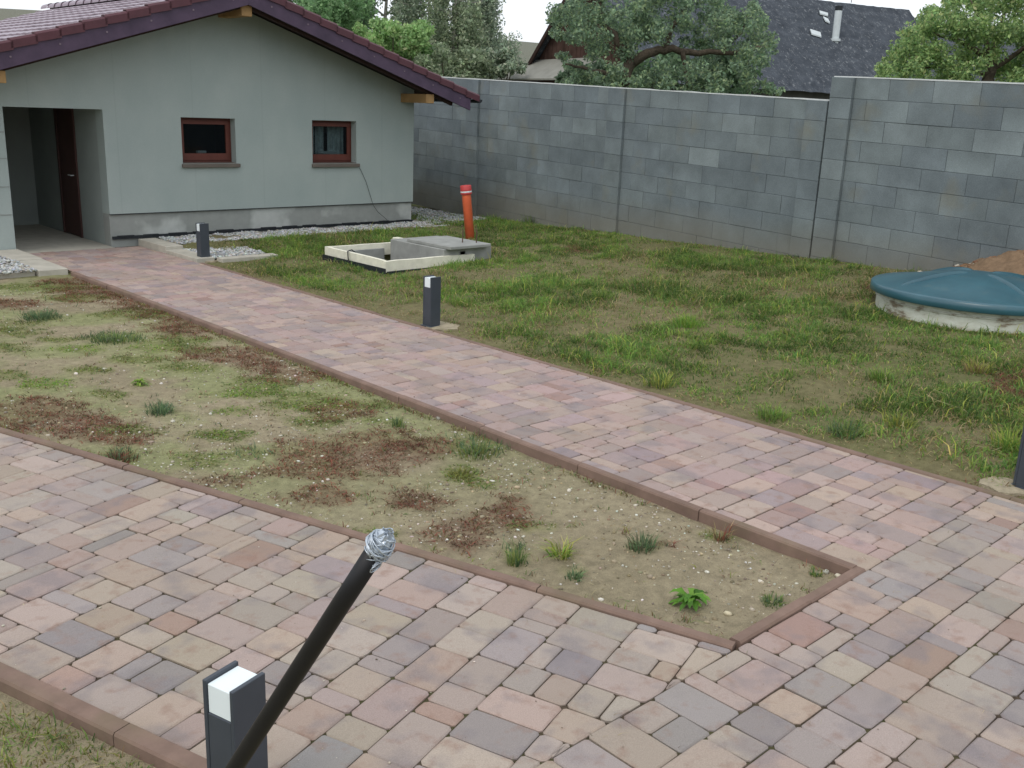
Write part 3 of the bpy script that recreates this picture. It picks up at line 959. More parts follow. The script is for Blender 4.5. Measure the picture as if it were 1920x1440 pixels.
def bed_pebbles():
    x = RNG.uniform(-2.5, PX0, 90000); y = RNG.uniform(SEAM, 13, 90000)
    k = in_bed(x, y); x, y = x[k], y[k]
    k = RNG.random(len(x)) < np.clip(2.6*(fbm(x*2.2, y*2.2, 88)-0.38), 0.10, 0.7)*(1-0.6*smooth(6, 9, y))
    x, y = x[k], y[k]; n = len(x)
    sz = np.clip(RNG.gamma(2.2, 0.0022, n), 0.002, 0.02)
    stones('pebbles', 'small pale pebbles scattered over the sandy bed between the two paths', np.stack([x, y, zt(x, y)+sz*0.2], -1), sz, pick([(190,186,172),(168,160,142),(150,142,124),(206,204,194),(132,122,106),(120,112,94),(140,130,110)], n), 'pebbles')
bed_pebbles()
def bed_clods():
    x = RNG.uniform(-2.0, PX0, 22000); y = RNG.uniform(SEAM, 9, 22000)
    k = in_bed(x, y) & (RNG.random(len(x)) < smooth(.3, .6, fbm(x*3, y*3, 101))); x, y = x[k], y[k]; n = len(x)
    sz = np.clip(RNG.gamma(1.8, .0026, n), .0015, .016)
    stones('clods', 'crumbs of dry soil lying on the sandy bed', np.stack([x, y, zt(x, y)+sz*.15], -1), sz, pick([(158,146,120),(140,128,102),(168,156,130),(126,114,92)], n), 'clods')
bed_clods()

def paving_crumbs():
    n = 900
    x = RNG.uniform(0.3, PX1, n); y = RNG.uniform(0.3, 7, n)
    s_, a_ = side_uv(x, y)
    ok = (y < SEAM) & (a_ > -SIDE_W) | ((x > PX0) & (x < PX1)) | ((a_ < 0) & (a_ > -SIDE_W))
    x, y = x[ok], y[ok]; n = len(x); sz = np.clip(RNG.gamma(1.6, .0013, n), .001, .007)
    stones('crumbs', 'pale crumbs and grit lying on the paving stones', np.stack([x, y, np.full(n, .0015)+sz*.3], -1), sz, pick([(206,200,186),(150,140,124),(178,168,150),(96,84,70)], n), 'grit')
    n = 1500
    x = RNG.uniform(0.3, PX1, n); y = RNG.uniform(0.3, 12, n)
    s_, a_ = side_uv(x, y)
    ok = (y < SEAM) & (a_ > -SIDE_W) | ((x > PX0) & (x < PX1)) | ((a_ < 0) & (a_ > -SIDE_W))
    # more of it gathers along the kerbs
    x, y = x[ok], y[ok]; n = len(x)
    v, f, c = blades(x, y, np.full(n, .003), RNG.uniform(.006, .022, n), RNG.uniform(.001, .0025, n), RNG.uniform(1.7, 2.1, n), pick(DRY+[(110, 96, 78), (96, 104, 66)], n))
    tag(link('straw_bits', fastmesh('straw_bits', v, f, M['leaf'], c)), 'tiny straw bits blown over the paving stones', 'plant litter', kind='stuff')
    # soil and sprouts along the bed side of the kerbs and the lawn edge
    P = []
    for (a0, b0, a1, b1, off) in ((PX0-KW-.03, SEAM+.1, PX0-KW-.03, 12.8, -1), (PX1+KW+.03, 1.2, PX1+KW+.03, 13, 1)):
        m_ = 2600; t = RNG.random(m_)
        P.append(np.stack([a0+(a1-a0)*t+off*np.abs(RNG.normal(0, .03, m_)), b0+(b1-b0)*t], -1))
    t = RNG.random(2200)*8.5; q = KW+.03+np.abs(RNG.normal(0, .03, 2200))
    P.append(np.stack([SP[0]+SU[0]*t+SN[0]*q, SP[1]+SU[1]*t+SN[1]*q], -1))
    P = np.concatenate(P); k = RNG.random(len(P)) < smooth(.40, .58, fbm(P[:, 0]*3, P[:, 1]*3, 19)); P = P[k]; n = len(P)
    v, f, c = blades(P[:, 0], P[:, 1], zt(P[:, 0], P[:, 1]), RNG.uniform(.012, .06, n), RNG.uniform(.003, .007, n), RNG.uniform(.2, 1.6, n), pick(GREEN+DRY+OLV+RED, n))
    tag(link('kerb_weeds', fastmesh('kerb_weeds', v, f, M['leaf'], c)), 'thin line of sprouts and dry stalks growing along the kerbs', 'weeds', kind='stuff')
paving_crumbs()

# larger pebbles that can be told apart in the corner of the bed
def big_pebble(px, py, s, label, c):
    x, y = G(px, py, -0.045)
    mb = MB()
    rings = []
    for i_ in range(5):
        th = math.pi*i_/4
        rings.append((max(math.sin(th), 0.02), -math.cos(th)))
    mb.lathe([(r*s, z*s*0.62) for r, z in rings], 10, col=rgb(*c))
    mb.v = [(vx*1.15, vy*0.85, vz) for vx, vy, vz in mb.v]
    o = mb.build('pebble', M['pebble'], None, (x, y, float(zt(x, y))+s*0.35), True)
    o.rotation_euler = (0.1, -0.15, random.uniform(0, 3))
    tag(o, label, 'pebble', 'larger pebbles on the sandy bed')
big_pebble(1573, 1080, .021, 'round pale pebble nearest the right corner of the bed', (200, 192, 172))
big_pebble(1549, 1071, .019, 'greyish pebble next to the round one in the bed corner', (168, 168, 156))
big_pebble(1365, 1148, .020, 'pale flat pebble right of the leafy bright green plant', (196, 186, 158))
big_pebble(1326, 1070, .013, 'small white pebble behind the leafy bright green plant', (206, 204, 190))
big_pebble(1531, 1120, .017, 'grey pebble near the corner kerb at the bed tip', (160, 166, 152))
big_pebble(970, 912, .020, 'rounded tan pebble beside a red weed mat mid bed', (176, 160, 134))
big_pebble(1067, 919, .017, 'white pebble on bare sand near the straight path kerb', (204, 198, 182))
big_pebble(822, 785, .022, 'dark and white stone against the straight path kerb', (150, 148, 138))

# single plants
def leaf_plant(x, y, n, size, label, pal, cat='weed', name='weed_plant', up=0.5, sub=1):
    """rosette of long pointed leaves, each leaf folded along its midrib"""
    root = empty(name, (x, y, float(zt(x, y))))
    mb = MB()
    for k in range(n):
        a_ = 2*math.pi*k/n*1.618*2 + random.uniform(-.3, .3)
        L = size*random.uniform(.55, 1.1); rise = up*random.uniform(.4, 1.5)
        W = L*random.uniform(.12, .2)
        ca, sa = math.cos(a_), math.sin(a_)
        ptsL = []; m_ = 6
        z0 = random.uniform(0, size*0.5)
        vs = []; fs = []
        for j in range(m_+1):
            t = j/m_
            r = L*t*0.85; z = z0 + L*(rise*t - (0.55*rise+0.35)*t*t)
            ww = W*math.sin(math.pi*min(1, t*0.92+0.06))**0.8*(1.25 if j % 2 else 0.75)
            vs += [(ca*r-sa*ww, sa*r+ca*ww, z+ww*0.35), (ca*r, sa*r, z), (ca*r+sa*ww, sa*r-ca*ww, z+ww*0.35)]
        for j in range(m_):
            b = j*3
            fs += [(b, b+1, b+4, b+3), (b+1, b+2, b+5, b+4)]
        c = rgb(*random.choice(pal)); kk = random.uniform(.8, 1.2)
        mb.add(vs, fs, tuple(min(1, q*kk) for q in c[:3])+(1,))
    mb.build('leaves', M['leaf'], root)
    st = MB(); st.tube([(0, 0, -.01), (0.004, 0.002, size*0.5)], [size*.03, size*.015], 6, col=rgb(96, 116, 58)); st.build('stem', M['leaf'], root)
    return tag(root, label, cat)

def tuft(x, y, n, h, label, pal, spread=0.05, cat='grass tuft', name='grass_tuft', lean=(.15, 1.0), wid=(.004, .009), heads=0):
    n = int(n*.72); r = RNG.random(n)**0.62*spread*RNG.choice([.7, 1.0, 1.0, 1.25], n); t = RNG.uniform(0, 6.28, n)
    xx, yy = r*np.cos(t), r*np.sin(t)
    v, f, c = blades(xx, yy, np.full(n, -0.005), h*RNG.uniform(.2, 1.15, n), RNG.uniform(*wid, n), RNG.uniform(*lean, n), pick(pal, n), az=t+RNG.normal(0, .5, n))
    me = fastmesh(name, v, f, M['leaf'], c)
    o = link(name, me, None, None, (x, y, float(zt(x, y))))
    return tag(o, label, cat)

x, y = G(1295, 1135, -.05)
leaf_plant(x, y, 26, .125, 'leafy bright green plant near the tip of the bed', [(92,140,52),(108,156,58),(84,128,50),(124,166,70)], up=.9)
x, y = G(1052, 1040, -.05)
tuft(x, y, 170, .12, 'yellow green grass tuft in the middle of the bed front', YELLOW+BRIGHT+OLV, .05, lean=(.3, 1.4))
x, y = G(968, 1055, -.05)
tuft(x, y, 110, .13, 'thin upright green tuft left of the yellow green one', DKG+GREEN, .045, lean=(.05, .6))
x, y = G(1075, 1080, -.05)
tuft(x, y, 120, .055, 'small dark green tuft in front of the yellow green one', DKG, .045)
x, y = G(918, 1075, -.05)
leaf_plant(x, y, 14, .05, 'tiny bright green seedling beside the side path kerb', BRIGHT)
x, y = G(1205, 1028, -.05)
tuft(x, y, 220, .10, 'dark bushy weed with dry stalks near the straight path kerb', DKG+[(112, 108, 84)], .07, cat='weed', name='weed_plant', lean=(.05, .9))
x, y = G(1450, 1130, -.05)
tuft(x, y, 150, .05, 'low dark green tuft near the corner kerb', DKG+GREEN, .05)
x, y = G(1350, 1008, -.05)
tuft(x, y, 70, .13, 'reddish dry weed leaning on the straight path kerb', RED+DRY, .05, cat='weed', name='weed_plant', lean=(.1, .8))
x, y = G(1530, 1078, -.05)
tuft(x, y, 60, .05, 'small green tuft under the kerb at the far corner of the bed', DKG+GREEN, .03)
x, y = G(300, 775, -.05)
tuft(x, y, 260, .10, 'bluish green weed standing alone on bare sand', DKG+[(82, 104, 82)], .09, cat='weed', name='weed_plant', lean=(.1, .9))
x, y = G(75, 600, -.05)
tuft(x, y, 420, .10, 'grey green weed clump at the left far side of the bed', DKG, .18, cat='weed', name='weed_plant')
x, y = G(215, 640, -.05)
tuft(x, y, 500, .09, 'wide grey green weed clump in the far part of the bed', DKG+GREEN, .22, cat='weed', name='weed_plant')
x, y = G(262, 722, -.05)
leaf_plant(x, y, 22, .08, 'bright green low plant on pale sand left of centre', BRIGHT)
x, y = G(745, 800, -.05)
tuft(x, y, 80, .10, 'sparse green weed stalks by the straight path kerb', GREEN+DKG, .06, cat='weed', name='weed_plant', lean=(.05, .6))
x, y = G(890, 850, -.05)
tuft(x, y, 360, .10, 'dense green weed clump against the straight path kerb', GREEN+DKG+OLV, .14, cat='weed', name='weed_plant')
x, y = G(865, 892, -.05)
tuft(x, y, 260, .06, 'olive moss like cushion in the middle of the bed', OLV, .085, cat='weed', name='weed_plant')
x, y = G(225, 862, -.05)
tuft(x, y, 300, .08, 'dark weed clump touching the side path kerb', DKG+RED, .09, cat='weed', name='weed_plant')
for (px, py, h, s, lab, pal) in (
        (1895, 825, .20, .10, 'tall yellow green grass tuft beside the right lamp', YELLOW+BRIGHT),
        (1290, 610, .16, .16, 'bright green grass clump in the middle of the lawn', BRIGHT),
        (1240, 700, .16, .12, 'yellow green grass tuft nearer than the bright clump', YELLOW+GREEN),
        (1655, 705, .14, .14, 'green grass clump left of the bare sandy spot', BRIGHT+GREEN),
        (1730, 610, .14, .13, 'pale grass clump in front of the white tank ring', YELLOW+BRIGHT),
        (1450, 478, .16, .22, 'bright green grass clump at the foot of the block wall', BRIGHT),
        (1690, 780, .14, .12, 'yellowish grass tuft in the front right lawn', YELLOW+GREEN),
        (1830, 700, .15, .10, 'straw edged grass tuft between tank and right lamp', YELLOW+DRY),
        (1130, 560, .13, .15, 'soft green grass clump left of the lawn centre', GREEN+BRIGHT),
        (1590, 790, .13, .12, 'dark green grass clump near the right path kerb', GREEN+DKG),
        (1450, 760, .12, .13, 'green grass clump in the lawn near the path', GREEN+BRIGHT),
        (1000, 420, .25, .22, 'tall weedy grass clump at the wall behind the pit', DKG+GREEN),
        (1210, 450, .25, .22, 'tall weedy grass clump right of the wall pilaster', DKG+GREEN),
        (870, 560, .12, .16, 'soft green grass clump behind the middle lamp', GREEN+BRIGHT)):
    x, y = G(px, py, .10)
    tuft(x, y, 330, h, lab, pal, s, lean=(.1, .9))

# ------------------------------------------------------------------ block wall
def wall_pt(s, t, h):
    """s along y, t outwards (towards the yard is negative x), h height in the leaning frame of the courses"""
    d = Vector((WALL_K, 1, 0.0334))
    L = 1.0
    base = Vector((WALL_X0, 0, 0))
    p = base + d*s
    return Vector((p.x - t, p.y + t*WALL_K, p.z + h))
HC = 0.288
def block_mesh(y0, y1, h0, h1, t0, t1, col):
    g_ = 0.0018
    c = wall_pt((y0+y1)/2, (t0+t1)/2, (h0+h1)/2)
    vs = []
    b = 0.004
    # front face chamfered (towards the yard), plain back
    for (yy0, yy1, hh0, hh1, t) in ((y0+g_, y1-g_, h0+g_, h1-g_, t0), (y0+g_, y1-g_, h0+g_, h1-g_, t1-b), (y0+g_+b, y1-g_-b, h0+g_+b, h1-g_-b, t1)):
        for (yy, hh) in ((yy0, hh0), (yy1, hh0), (yy1, hh1), (yy0, hh1)):
            vs.append(wall_pt(yy, t, hh)-c)
    fs = []
    for k in range(2):
        for j in range(4):
            a_, b_ = k*4+j, k*4+(j+1) % 4
            fs.append((a_, a_+4, b_+4, b_))
    fs.append((8, 11, 10, 9)); fs.append((0, 1, 2, 3))
    mb = MB(); mb.add(vs, fs, col)
    if random.random() < .42:       # blotchy block: one end or the foot of its face is paler
        kk = random.uniform(1.10, 1.28); w_ = random.choice([(0, 1), (0,), (1,), (0, 3), (1, 2)])
        for q in w_: mb.c[8+q] = tuple(v*kk for v in col[:3])+(1,)
    return mb.mesh('block', M['block']), c

def bcol():
    g_ = random.choices([(116,126,130),(118,128,131),(121,131,133),(128,138,140),(112,122,126)], [6, 6, 5, 1.5, 1.5])[0]
    c = rgb(*g_); k = random.uniform(.90, .95)
    return tuple(q*k for q in c[:3])+(1,)

def build_wall(name, y_near, y_far, top, label, pil, first_from_top=True):
    """top: height (in course frame) of the wall; pil: list of (y0,y1) pilasters"""
    root = empty(name, wall_pt((y_near+y_far)/2, 0, 0))
    inv = Vector(root.location)
    def put(me, c, nm='block'):
        o = link(nm, me, None, root, (c.x-inv.x, c.y-inv.y, c.z-inv.z))
    th = 0.22
    k = 0
    h1 = top
    while h1 > -0.35:
        h0 = h1-HC
        # plain blocks
        LB = 0.645
        yy = y_near - (0.0 if k % 2 else LB/2)
        while yy < y_far:
            a_, b_ = max(yy, y_near), min(yy+LB, y_far)
            yy += LB
            segs = [(a_, b_)]
            for (p0, p1) in pil:
                ns = []
                for (u0, u1) in segs:
                    if u1 <= p0 or u0 >= p1: ns.append((u0, u1))
                    else:
                        if u0 < p0: ns.append((u0, p0))
                        if u1 > p1: ns.append((p1, u1))
                segs = ns
            for (u0, u1) in segs:
                if u1-u0 < 0.05: continue
                dt = random.gauss(0, 0.0018)
                put(*block_mesh(u0, u1, h0, h1, -th, dt, bcol()))
        for (p0, p1) in pil:
            me, c = block_mesh(p0, p1, h0, h1, -th, 0.055+random.gauss(0, .0015), bcol())
            put(me, c, 'pilaster_block')
        h1 = h0; k += 1
    # mortar core just behind the block faces
    mb = MB()
    vs = []
    for (yy, hh) in ((y_near+.01, h1), (y_far-.01, h1), (y_far-.01, top-.012), (y_near+.01, top-.012)):
        for t in (-.008, -th+.01):
            vs.append(wall_pt(yy, t, hh)-inv)
    mb.add(vs, [(0, 2, 4, 6)[::-1], (1, 3, 5, 7), (0, 1, 3, 2), (2, 3, 5, 4), (4, 5, 7, 6), (6, 7, 1, 0)])
    mb.build('mortar', M['mortar'], root)
    # thin mortar coping
    yy = y_near
    mb = MB(); n = 0; vs = []; fs = []
    L = int((y_far-y_near)/0.25)
    for i_ in range(L+1):
        s_ = y_near+(y_far-y_near)*i_/L
        hh = top+0.018+random.uniform(-.005, .006)
        for (t, h_) in ((.004+random.uniform(-.003, .004), top), (-.006, hh), (-th+.01, hh), (-th, top)):
            vs.append(wall_pt(s_, t, h_)-inv)
    for i_ in range(L):
        for j in range(3):
            a_ = i_*4+j
            fs.append((a_, a_+4, a_+5, a_+1))
    mb.add(vs, fs)
    mb.build('coping', M['coping'], root)
    tag(root, label, 'wall', 'concrete block walls along the yard')
    return root
slope = 0.0334
build_wall('block_wall', 7.60, 20.4, 2.61-slope*7.6, 'lower grey concrete block wall with pilasters, from behind the house to the dark joint', [(11.72, 12.13), (15.98, 16.39), (7.60, 7.96)])
build_wall('block_wall', 1.2, 7.575, 2.945-slope*7.5, 'higher grey concrete block wall right of the dark joint, behind the green tank lid', [(7.22, 7.575), (2.6, 2.95)])

# ------------------------------------------------------------------ house
HX0, HX1, RX = 4.2, 12.0, 8.1
PIT = 0.315
OV_Y = 14.6
def roof_z(x): return 3.72+0.27 - PIT*abs(x-RX)   # top of the boards under the tiles
house = empty('house', (RX, FAC_Y, 0))
HO = Vector((RX, FAC_Y, 0))
def hb(mb, name, mat, parent=None, smooth_=False):
    mb.v = [(x-HO.x, y-HO.y, z-HO.z) for x, y, z in mb.v]
    return mb.build(name, mat, parent or house, None, smooth_)

def facade():
    mb = MB()
    DX0, DX1, DZ = 4.64, 6.05, 2.075
    wins = [(7.29, 8.24, 1.262, 1.99), (9.73, 10.67, 1.245, 1.998)]
    xs = sorted(set([HX0, DX0, DX1, RX, HX1] + [w_[0] for w_ in wins]+[w_[1] for w_ in wins]))
    y0, y1 = FAC_Y, FAC_Y+0.28
    def prism(xa, xb, za, zb_a, zb_b):
        mb.add([(xa,y0,za),(xb,y0,za),(xb,y0,zb_b),(xa,y0,zb_a),(xa,y1,za),(xb,y1,za),(xb,y1,zb_b),(xa,y1,zb_a)],
               [(0,1,2,3),(5,4,7,6),(0,4,5,1),(1,5,6,2),(2,6,7,3),(3,7,4,0)])
    for xa, xb in zip(xs[:-1], xs[1:]):
        xm = (xa+xb)/2
        ta, tb = roof_z(xa)-0.16, roof_z(xb)-0.16
        holes = [(za, zb) for (x0, x1, za, zb) in wins if x0 < xm < x1]
        z = 0.50
        if xa < DX0+.001: z = -.05
        if DX0-.001 < xm < DX1: z = DZ
        for (za, zb) in holes:
            prism(xa, xb, z, za, za); z = zb
        prism(xa, xb, z, ta, tb)
    hb(mb, 'facade', M['render'])
    # plinth and membrane
    mb = MB(); mb.box(DX1+.0, FAC_Y+0.025, -0.1, HX1-.02, FAC_Y+0.27, 0.497); hb(mb, 'plinth', M['plinth'])
    mb = MB(); mb.box(DX1+.02, FAC_Y-0.012, 0.105, HX1-.01, FAC_Y+0.022, 0.150)
    for i_ in range(14):
        x = DX1+.1+i_*.42; mb.box(x, FAC_Y-0.02, .14, x+.2+random.random()*.15, FAC_Y+.02, .153+random.random()*.012)
    hb(mb, 'base_membrane', M['membrane'])
    mb = MB(); mb.box(DX1+.0, FAC_Y-.006, 0.488, HX1, FAC_Y+.02, 0.499); hb(mb, 'drip_strip', M['membrane'])
    # other outer walls
    mb = MB()
    mb.box(HX1-.28, FAC_Y+.281, .1, HX1, 22.9, roof_z(HX1)-.17)
    mb.box(HX0, FAC_Y+.281, -.05, HX0+.28, 22.9, roof_z(HX0)-.17)
    mb.box(HX0+.281, 22.6, -.05, HX1-.281, 22.9, roof_z(HX0)-.17)
    hb(mb, 'side_wall', M['render_in'])
    # entrance recess
    mb = MB()
    mb.box(DX1, FAC_Y+.281, -.05, DX1+.1, 16.60, DZ+.05)
    mb.box(DX1, 17.42, -.05, DX1+.1, 18.8, DZ+.05)
    mb.box(DX0-.158, FAC_Y+.281, -.05, DX0-.0, 18.8, DZ+.05)
    mb.box(DX0, 18.7, -.05, DX1-.001, 18.8, DZ+.05)
    mb.box(DX0-.158, FAC_Y+.281, DZ+.051, DX1+.1, 18.8, DZ+.12)
    hb(mb, 'recess_wall', M['render_in'])
    mb = MB(); mb.box(DX0+.001, FAC_Y-.12, -.06, DX1-.001, 18.699, -.004); hb(mb, 'threshold', M['slab'])
    d = MB(); d.box(DX1-.015, 16.66, 0.01, DX1+.04, 17.36, DZ-.02, .004); dd = hb(d, 'door', M['door'])
    d = MB(); d.box(DX1-.03, 16.60, 0.0, DX1+.05, 16.659, DZ+.04); d.box(DX1-.03, 17.361, 0.0, DX1+.05, 17.42, DZ+.04); hb(d, 'door_frame', M['door'])
    h = MB(); h.tube([(DX1-.02, 16.75, 1.0), (DX1-.07, 16.75, 1.0), (DX1-.07, 16.87, 1.0)], .01, 8); hb(h, 'handle', M['metal'], dd)
    # seams on the pillar left of the entrance
    # windows
    for wi, (x0, x1, z0, z1) in enumerate(wins):
        yb = FAC_Y+.165
        wroot = MB()
        fw = .055
        wroot.box(x0, yb, z0, x1, yb+.07, z0+fw); wroot.box(x0, yb, z1-fw, x1, yb+.07, z1)
        wroot.box(x0, yb, z0+fw, x0+fw, yb+.07, z1-fw); wroot.box(x1-fw, yb, z0+fw, x1, yb+.07, z1-fw)
        wo = hb(wroot, 'window', M['winframe'])
        s_ = MB(); sw_ = .06; X0, X1, Z0, Z1 = x0+fw-.012, x1-fw+.012, z0+fw-.01, z1-fw+.01; ys = yb-.022
        s_.box(X0, ys, Z0, X1, ys+.045, Z0+sw_+.05); s_.box(X0, ys, Z1-sw_, X1, ys+.045, Z1)
        s_.box(X0, ys, Z0+sw_+.05, X0+sw_, ys+.045, Z1-sw_); s_.box(X1-sw_, ys, Z0+sw_+.05, X1, ys+.045, Z1-sw_)
        hb(s_, 'sash', M['winframe'], wo)
        g_ = MB(); g_.box(X0+sw_-.004, ys+.02, Z0+sw_+.046, X1-sw_+.004, ys+.026, Z1-sw_+.004); hb(g_, 'pane', M['glass'], wo)
        si = MB(); si.box(x0-.02, FAC_Y-.05, z0-.062, x1+.05, FAC_Y-.0005, z0-.004, .004); si.box(x0+.002, FAC_Y, z0+.0005, x1-.002, yb-.001, z0+.012); hb(si, 'sill', M['sill'], wo)
        # room behind
        rm = MB()
        a0, a1, c0, c1 = x0-.25, x1+.25, z0-.25, z1+.15; yd0, yd1 = FAC_Y+.285, FAC_Y+1.2
        rm.add([(a0,yd0,c0),(a1,yd0,c0),(a1,yd0,c1),(a0,yd0,c1),(a0,yd1,c0),(a1,yd1,c0),(a1,yd1,c1),(a0,yd1,c1)],
               [(4,5,6,7),(0,1,5,4),(1,2,6,5),(2,3,7,6),(3,0,4,7)])
        hb(rm, 'room', M['dark'], wo)
        cu = MB()
        n = 40
        spans = [(X0+sw_, X1-sw_)] if wi == 1 else [(X0+sw_+.1, X0+sw_+.2)]
        if wi == 1:
            vs = []
            for i_ in range(n+1):
                x = X0+sw_*.5+(X1-X0-sw_)*i_/n
                yy = yb+.16+.018*math.sin(i_*1.35)
                vs += [(x, yy, Z0), (x, yy, Z1-.05)]
            cu.add(vs, [(2*i_, 2*i_+2, 2*i_+3, 2*i_+1) for i_ in range(n) if i_ not in (8, 9, 19, 20, 21)])
            hb(cu, 'curtain', M['curtain'], wo)
        it = MB()
        if wi == 1:
            it.box(X0+.24, yb+.09, Z0+.10, X1-.15, yb+.12, Z0+.16, .008)
            it.box(X0+.27, yb+.07, Z0+.115, X0+.34, yb+.088, Z0+.175, .005)
        else:
            it.box(X0+.36, yb+.12, Z0+.10, X0+.52, yb+.19, Z0+.145, .01)
        hb(it, 'windowsill_item', M['white'], wo)
facade()

def roof():
    y0, y1 = OV_Y, 23.4
    exl, exr = 3.45, 12.75
    # deck
    mb = MB()
    t = .03
    for (xa, xb) in ((exl, RX), (RX, exr)):
        za, zb = roof_z(xa)-.03, roof_z(xb)-.03
        mb.add([(xa,y0+.03,za-t),(xb,y0+.03,zb-t),(xb,y1,zb-t),(xa,y1,za-t),(xa,y0+.03,za),(xb,y0+.03,zb),(xb,y1,zb),(xa,y1,za)],
               [(0,3,2,1),(4,5,6,7),(0,1,5,4),(1,2,6,5),(2,3,7,6),(3,0,4,7)])
    hb(mb, 'roof_deck', M['dark_timber'])
    # bargeboards
    for (xa, xb) in ((exl+.05, RX-.0015), (RX+.0015, exr-.05)):
        za, zb = roof_z(xa), roof_z(xb)
        hgt = .27
        mb = MB(); ya, yb = y0-.012, y0+.028
        mb.add([(xa,ya,za-hgt),(xb,ya,zb-hgt),(xb,yb,zb-hgt),(xa,yb,za-hgt),(xa,ya,za-.005),(xb,ya,zb-.005),(xb,yb,zb-.005),(xa,yb,za-.005)],
               [(0,3,2,1),(4,5,6,7),(0,1,5,4),(1,2,6,5),(2,3,7,6),(3,0,4,7)])
        bo = hb(mb, 'bargeboard', M['fascia'])
        mb = MB()
        for i_ in range(7):
            x = xa+(xb-xa)*(i_+.6)/7
            z = roof_z(x)-.14
            for r_ in range(1):
                mb = MB(); mb.box(x-.012, y0-.018, z-.012, x+.012, y0-.0125, z+.012); hb(mb, 'screw_head', M['screw'], bo)
                # inner rafter behind it
        mb = MB(); ya, yb = y0+.10, y0+.18
        xa2, xb2 = (xa+.35, xb-.001) if xa < RX-1 else (xa+.001, xb-.35)
        za, zb = roof_z(xa2)-.065, roof_z(xb2)-.065
        mb.add([(xa2,ya,za-.24),(xb2,ya,zb-.24),(xb2,yb,zb-.24),(xa2,yb,za-.24),(xa2,ya,za),(xb2,ya,zb),(xb2,yb,zb),(xa2,yb,za)],
               [(0,3,2,1),(4,5,6,7),(0,1,5,4),(1,2,6,5),(2,3,7,6),(3,0,4,7)])
        hb(mb, 'rafter', M['dark_timber'])
    for (x, nm) in ((RX, 0), (HX1-.23, 1), (HX0+.2, 2)):
        mb = MB(); z = roof_z(x if nm != 1 else x+.1)-.27-.035
        mb.box(x-.09, y0+.06 if nm == 0 else y0+.05, z-.13, x+.09, FAC_Y-.002, z+.03, .004)
        hb(mb, 'purlin', M['timber'])
    # gutter on the right eave with end cap
    mb = MB()
    n = 10; R_ = .065
    vs = []; fs = []
    for yy in (y0-.03, y1):
        for j in range(n+1):
            an = math.pi+math.pi*j/n
            vs.append((exr+.17+R_*math.cos(an), yy, roof_z(exr)-.05+R_*math.sin(an)))
    for j in range(n): fs.append((j, j+1, n+2+j, n+1+j))
    fs.append(tuple(range(n+1)))
    mb.add(vs, fs); hb(mb, 'gutter', M['membrane'])
    # tiles: shared wavy tile mesh, stepped courses
    CL = .335
    cosp = math.cos(math.atan(PIT)); sinp = math.sin(math.atan(PIT))
    def tile_mesh(sgn):
        mb = MB(); nseg = 8; W = .30
        vs = []; fs = []
        for iy in range(nseg+1):
            yy = W*iy/nseg
            wv = .007*(0.5-0.5*math.cos(2*math.pi*iy/nseg))
            for (s_, dz) in ((0.0, .012), (CL*1.07, .038)):    # up-slope end lies low, lower edge lifted
                vs.append((sgn*s_*cosp, yy, -s_*sinp+dz+wv)); 
            vs.append((sgn*CL*1.07*cosp, yy, -CL*1.07*sinp+.038+wv-.02))
        for iy in range(nseg):
            b = iy*3
            q1 = (b, b+1, b+4, b+3); q2 = (b+1, b+2, b+5, b+4)
            fs += [q1 if sgn > 0 else q1[::-1], q2 if sgn > 0 else q2[::-1]]
        mb.add(vs, fs); return mb
    base = {s_: tile_mesh(s_) for s_ in (-1, 1)}
    tm = base[-1].mesh('roof_tile', M['tile'], False)
    rest = MB()
    nrow = 15
    for r in range(nrow):
        for c in range(29):
            for sgn in (-1, 1):
                x = RX + sgn*(r*CL*cosp)
                yy = y0+.02+c*.30
                z = roof_z(x)+.0
                if sgn < 0 and c < 14:
                    link('roof_tile', tm, None, house, (x-HO.x, yy-HO.y, z-HO.z+random.uniform(-.002, .002)))
                elif yy < 23:
                    b = base[sgn]
                    rest.add([(vx+x, vy+yy, vz+z) for vx, vy, vz in b.v], b.f)
    tag(hb(rest, 'roof_tiling', M['tile']), kind='stuff')
    # verge tiles capping the edge
    for sgn in (-1, 1):
        mb = MB()
        prof = [(-.035, -.075), (-.035, .03), (-.01, .058), (.10, .062), (.125, .03), (.125, .0)]
        inn = [(-.022, -.075), (-.022, .024), (-.005, .046), (.095, .05), (.11, .02), (.11, .0)]
        vs = []; fs = []
        n = len(prof)
        for (s_, lift) in ((-.01, 0.0), (CL*1.06, .024)):
            for (yy, zz) in prof+inn[::-1]:
                vs.append((sgn*s_*cosp, yy, -s_*sinp+zz+lift))
        m_ = 2*n
        for j in range(m_):
            a_, b_ = j, (j+1) % m_
            f = (a_, b_, b_+m_, a_+m_)
            fs.append(f if sgn < 0 else f[::-1])
        f1, f2 = tuple(range(m_)), tuple(range(m_, 2*m_))[::-1]
        fs += [f1, f2] if sgn > 0 else [f1[::-1], f2[::-1]]
        mb.add(vs, fs)
        vm = mb.mesh('verge_tile', M['verge'])
        for r in range(nrow):
            x = RX + sgn*(r*CL*cosp)
            link('verge_tile', vm, None, house, (x-HO.x, y0-HO.y, roof_z(x)-HO.z+.012))
    # ridge cap
    mb = MB()
    for i_ in range(22):
        yy = y0-.03+i_*.4
        vs = []; fs = []
        for (q, R2) in ((yy, .115), (yy+.42, .10)):
            for j in range(9):
                an = math.pi*j/8
                vs.append((RX+R2*math.cos(an), q, roof_z(RX)+.02+R2*math.sin(an)))
        for j in range(8): fs.append((j, j+9, j+10, j+1))
        mb.add(vs, fs)
    hb(mb, 'ridge_cap', M['tile'])
roof()
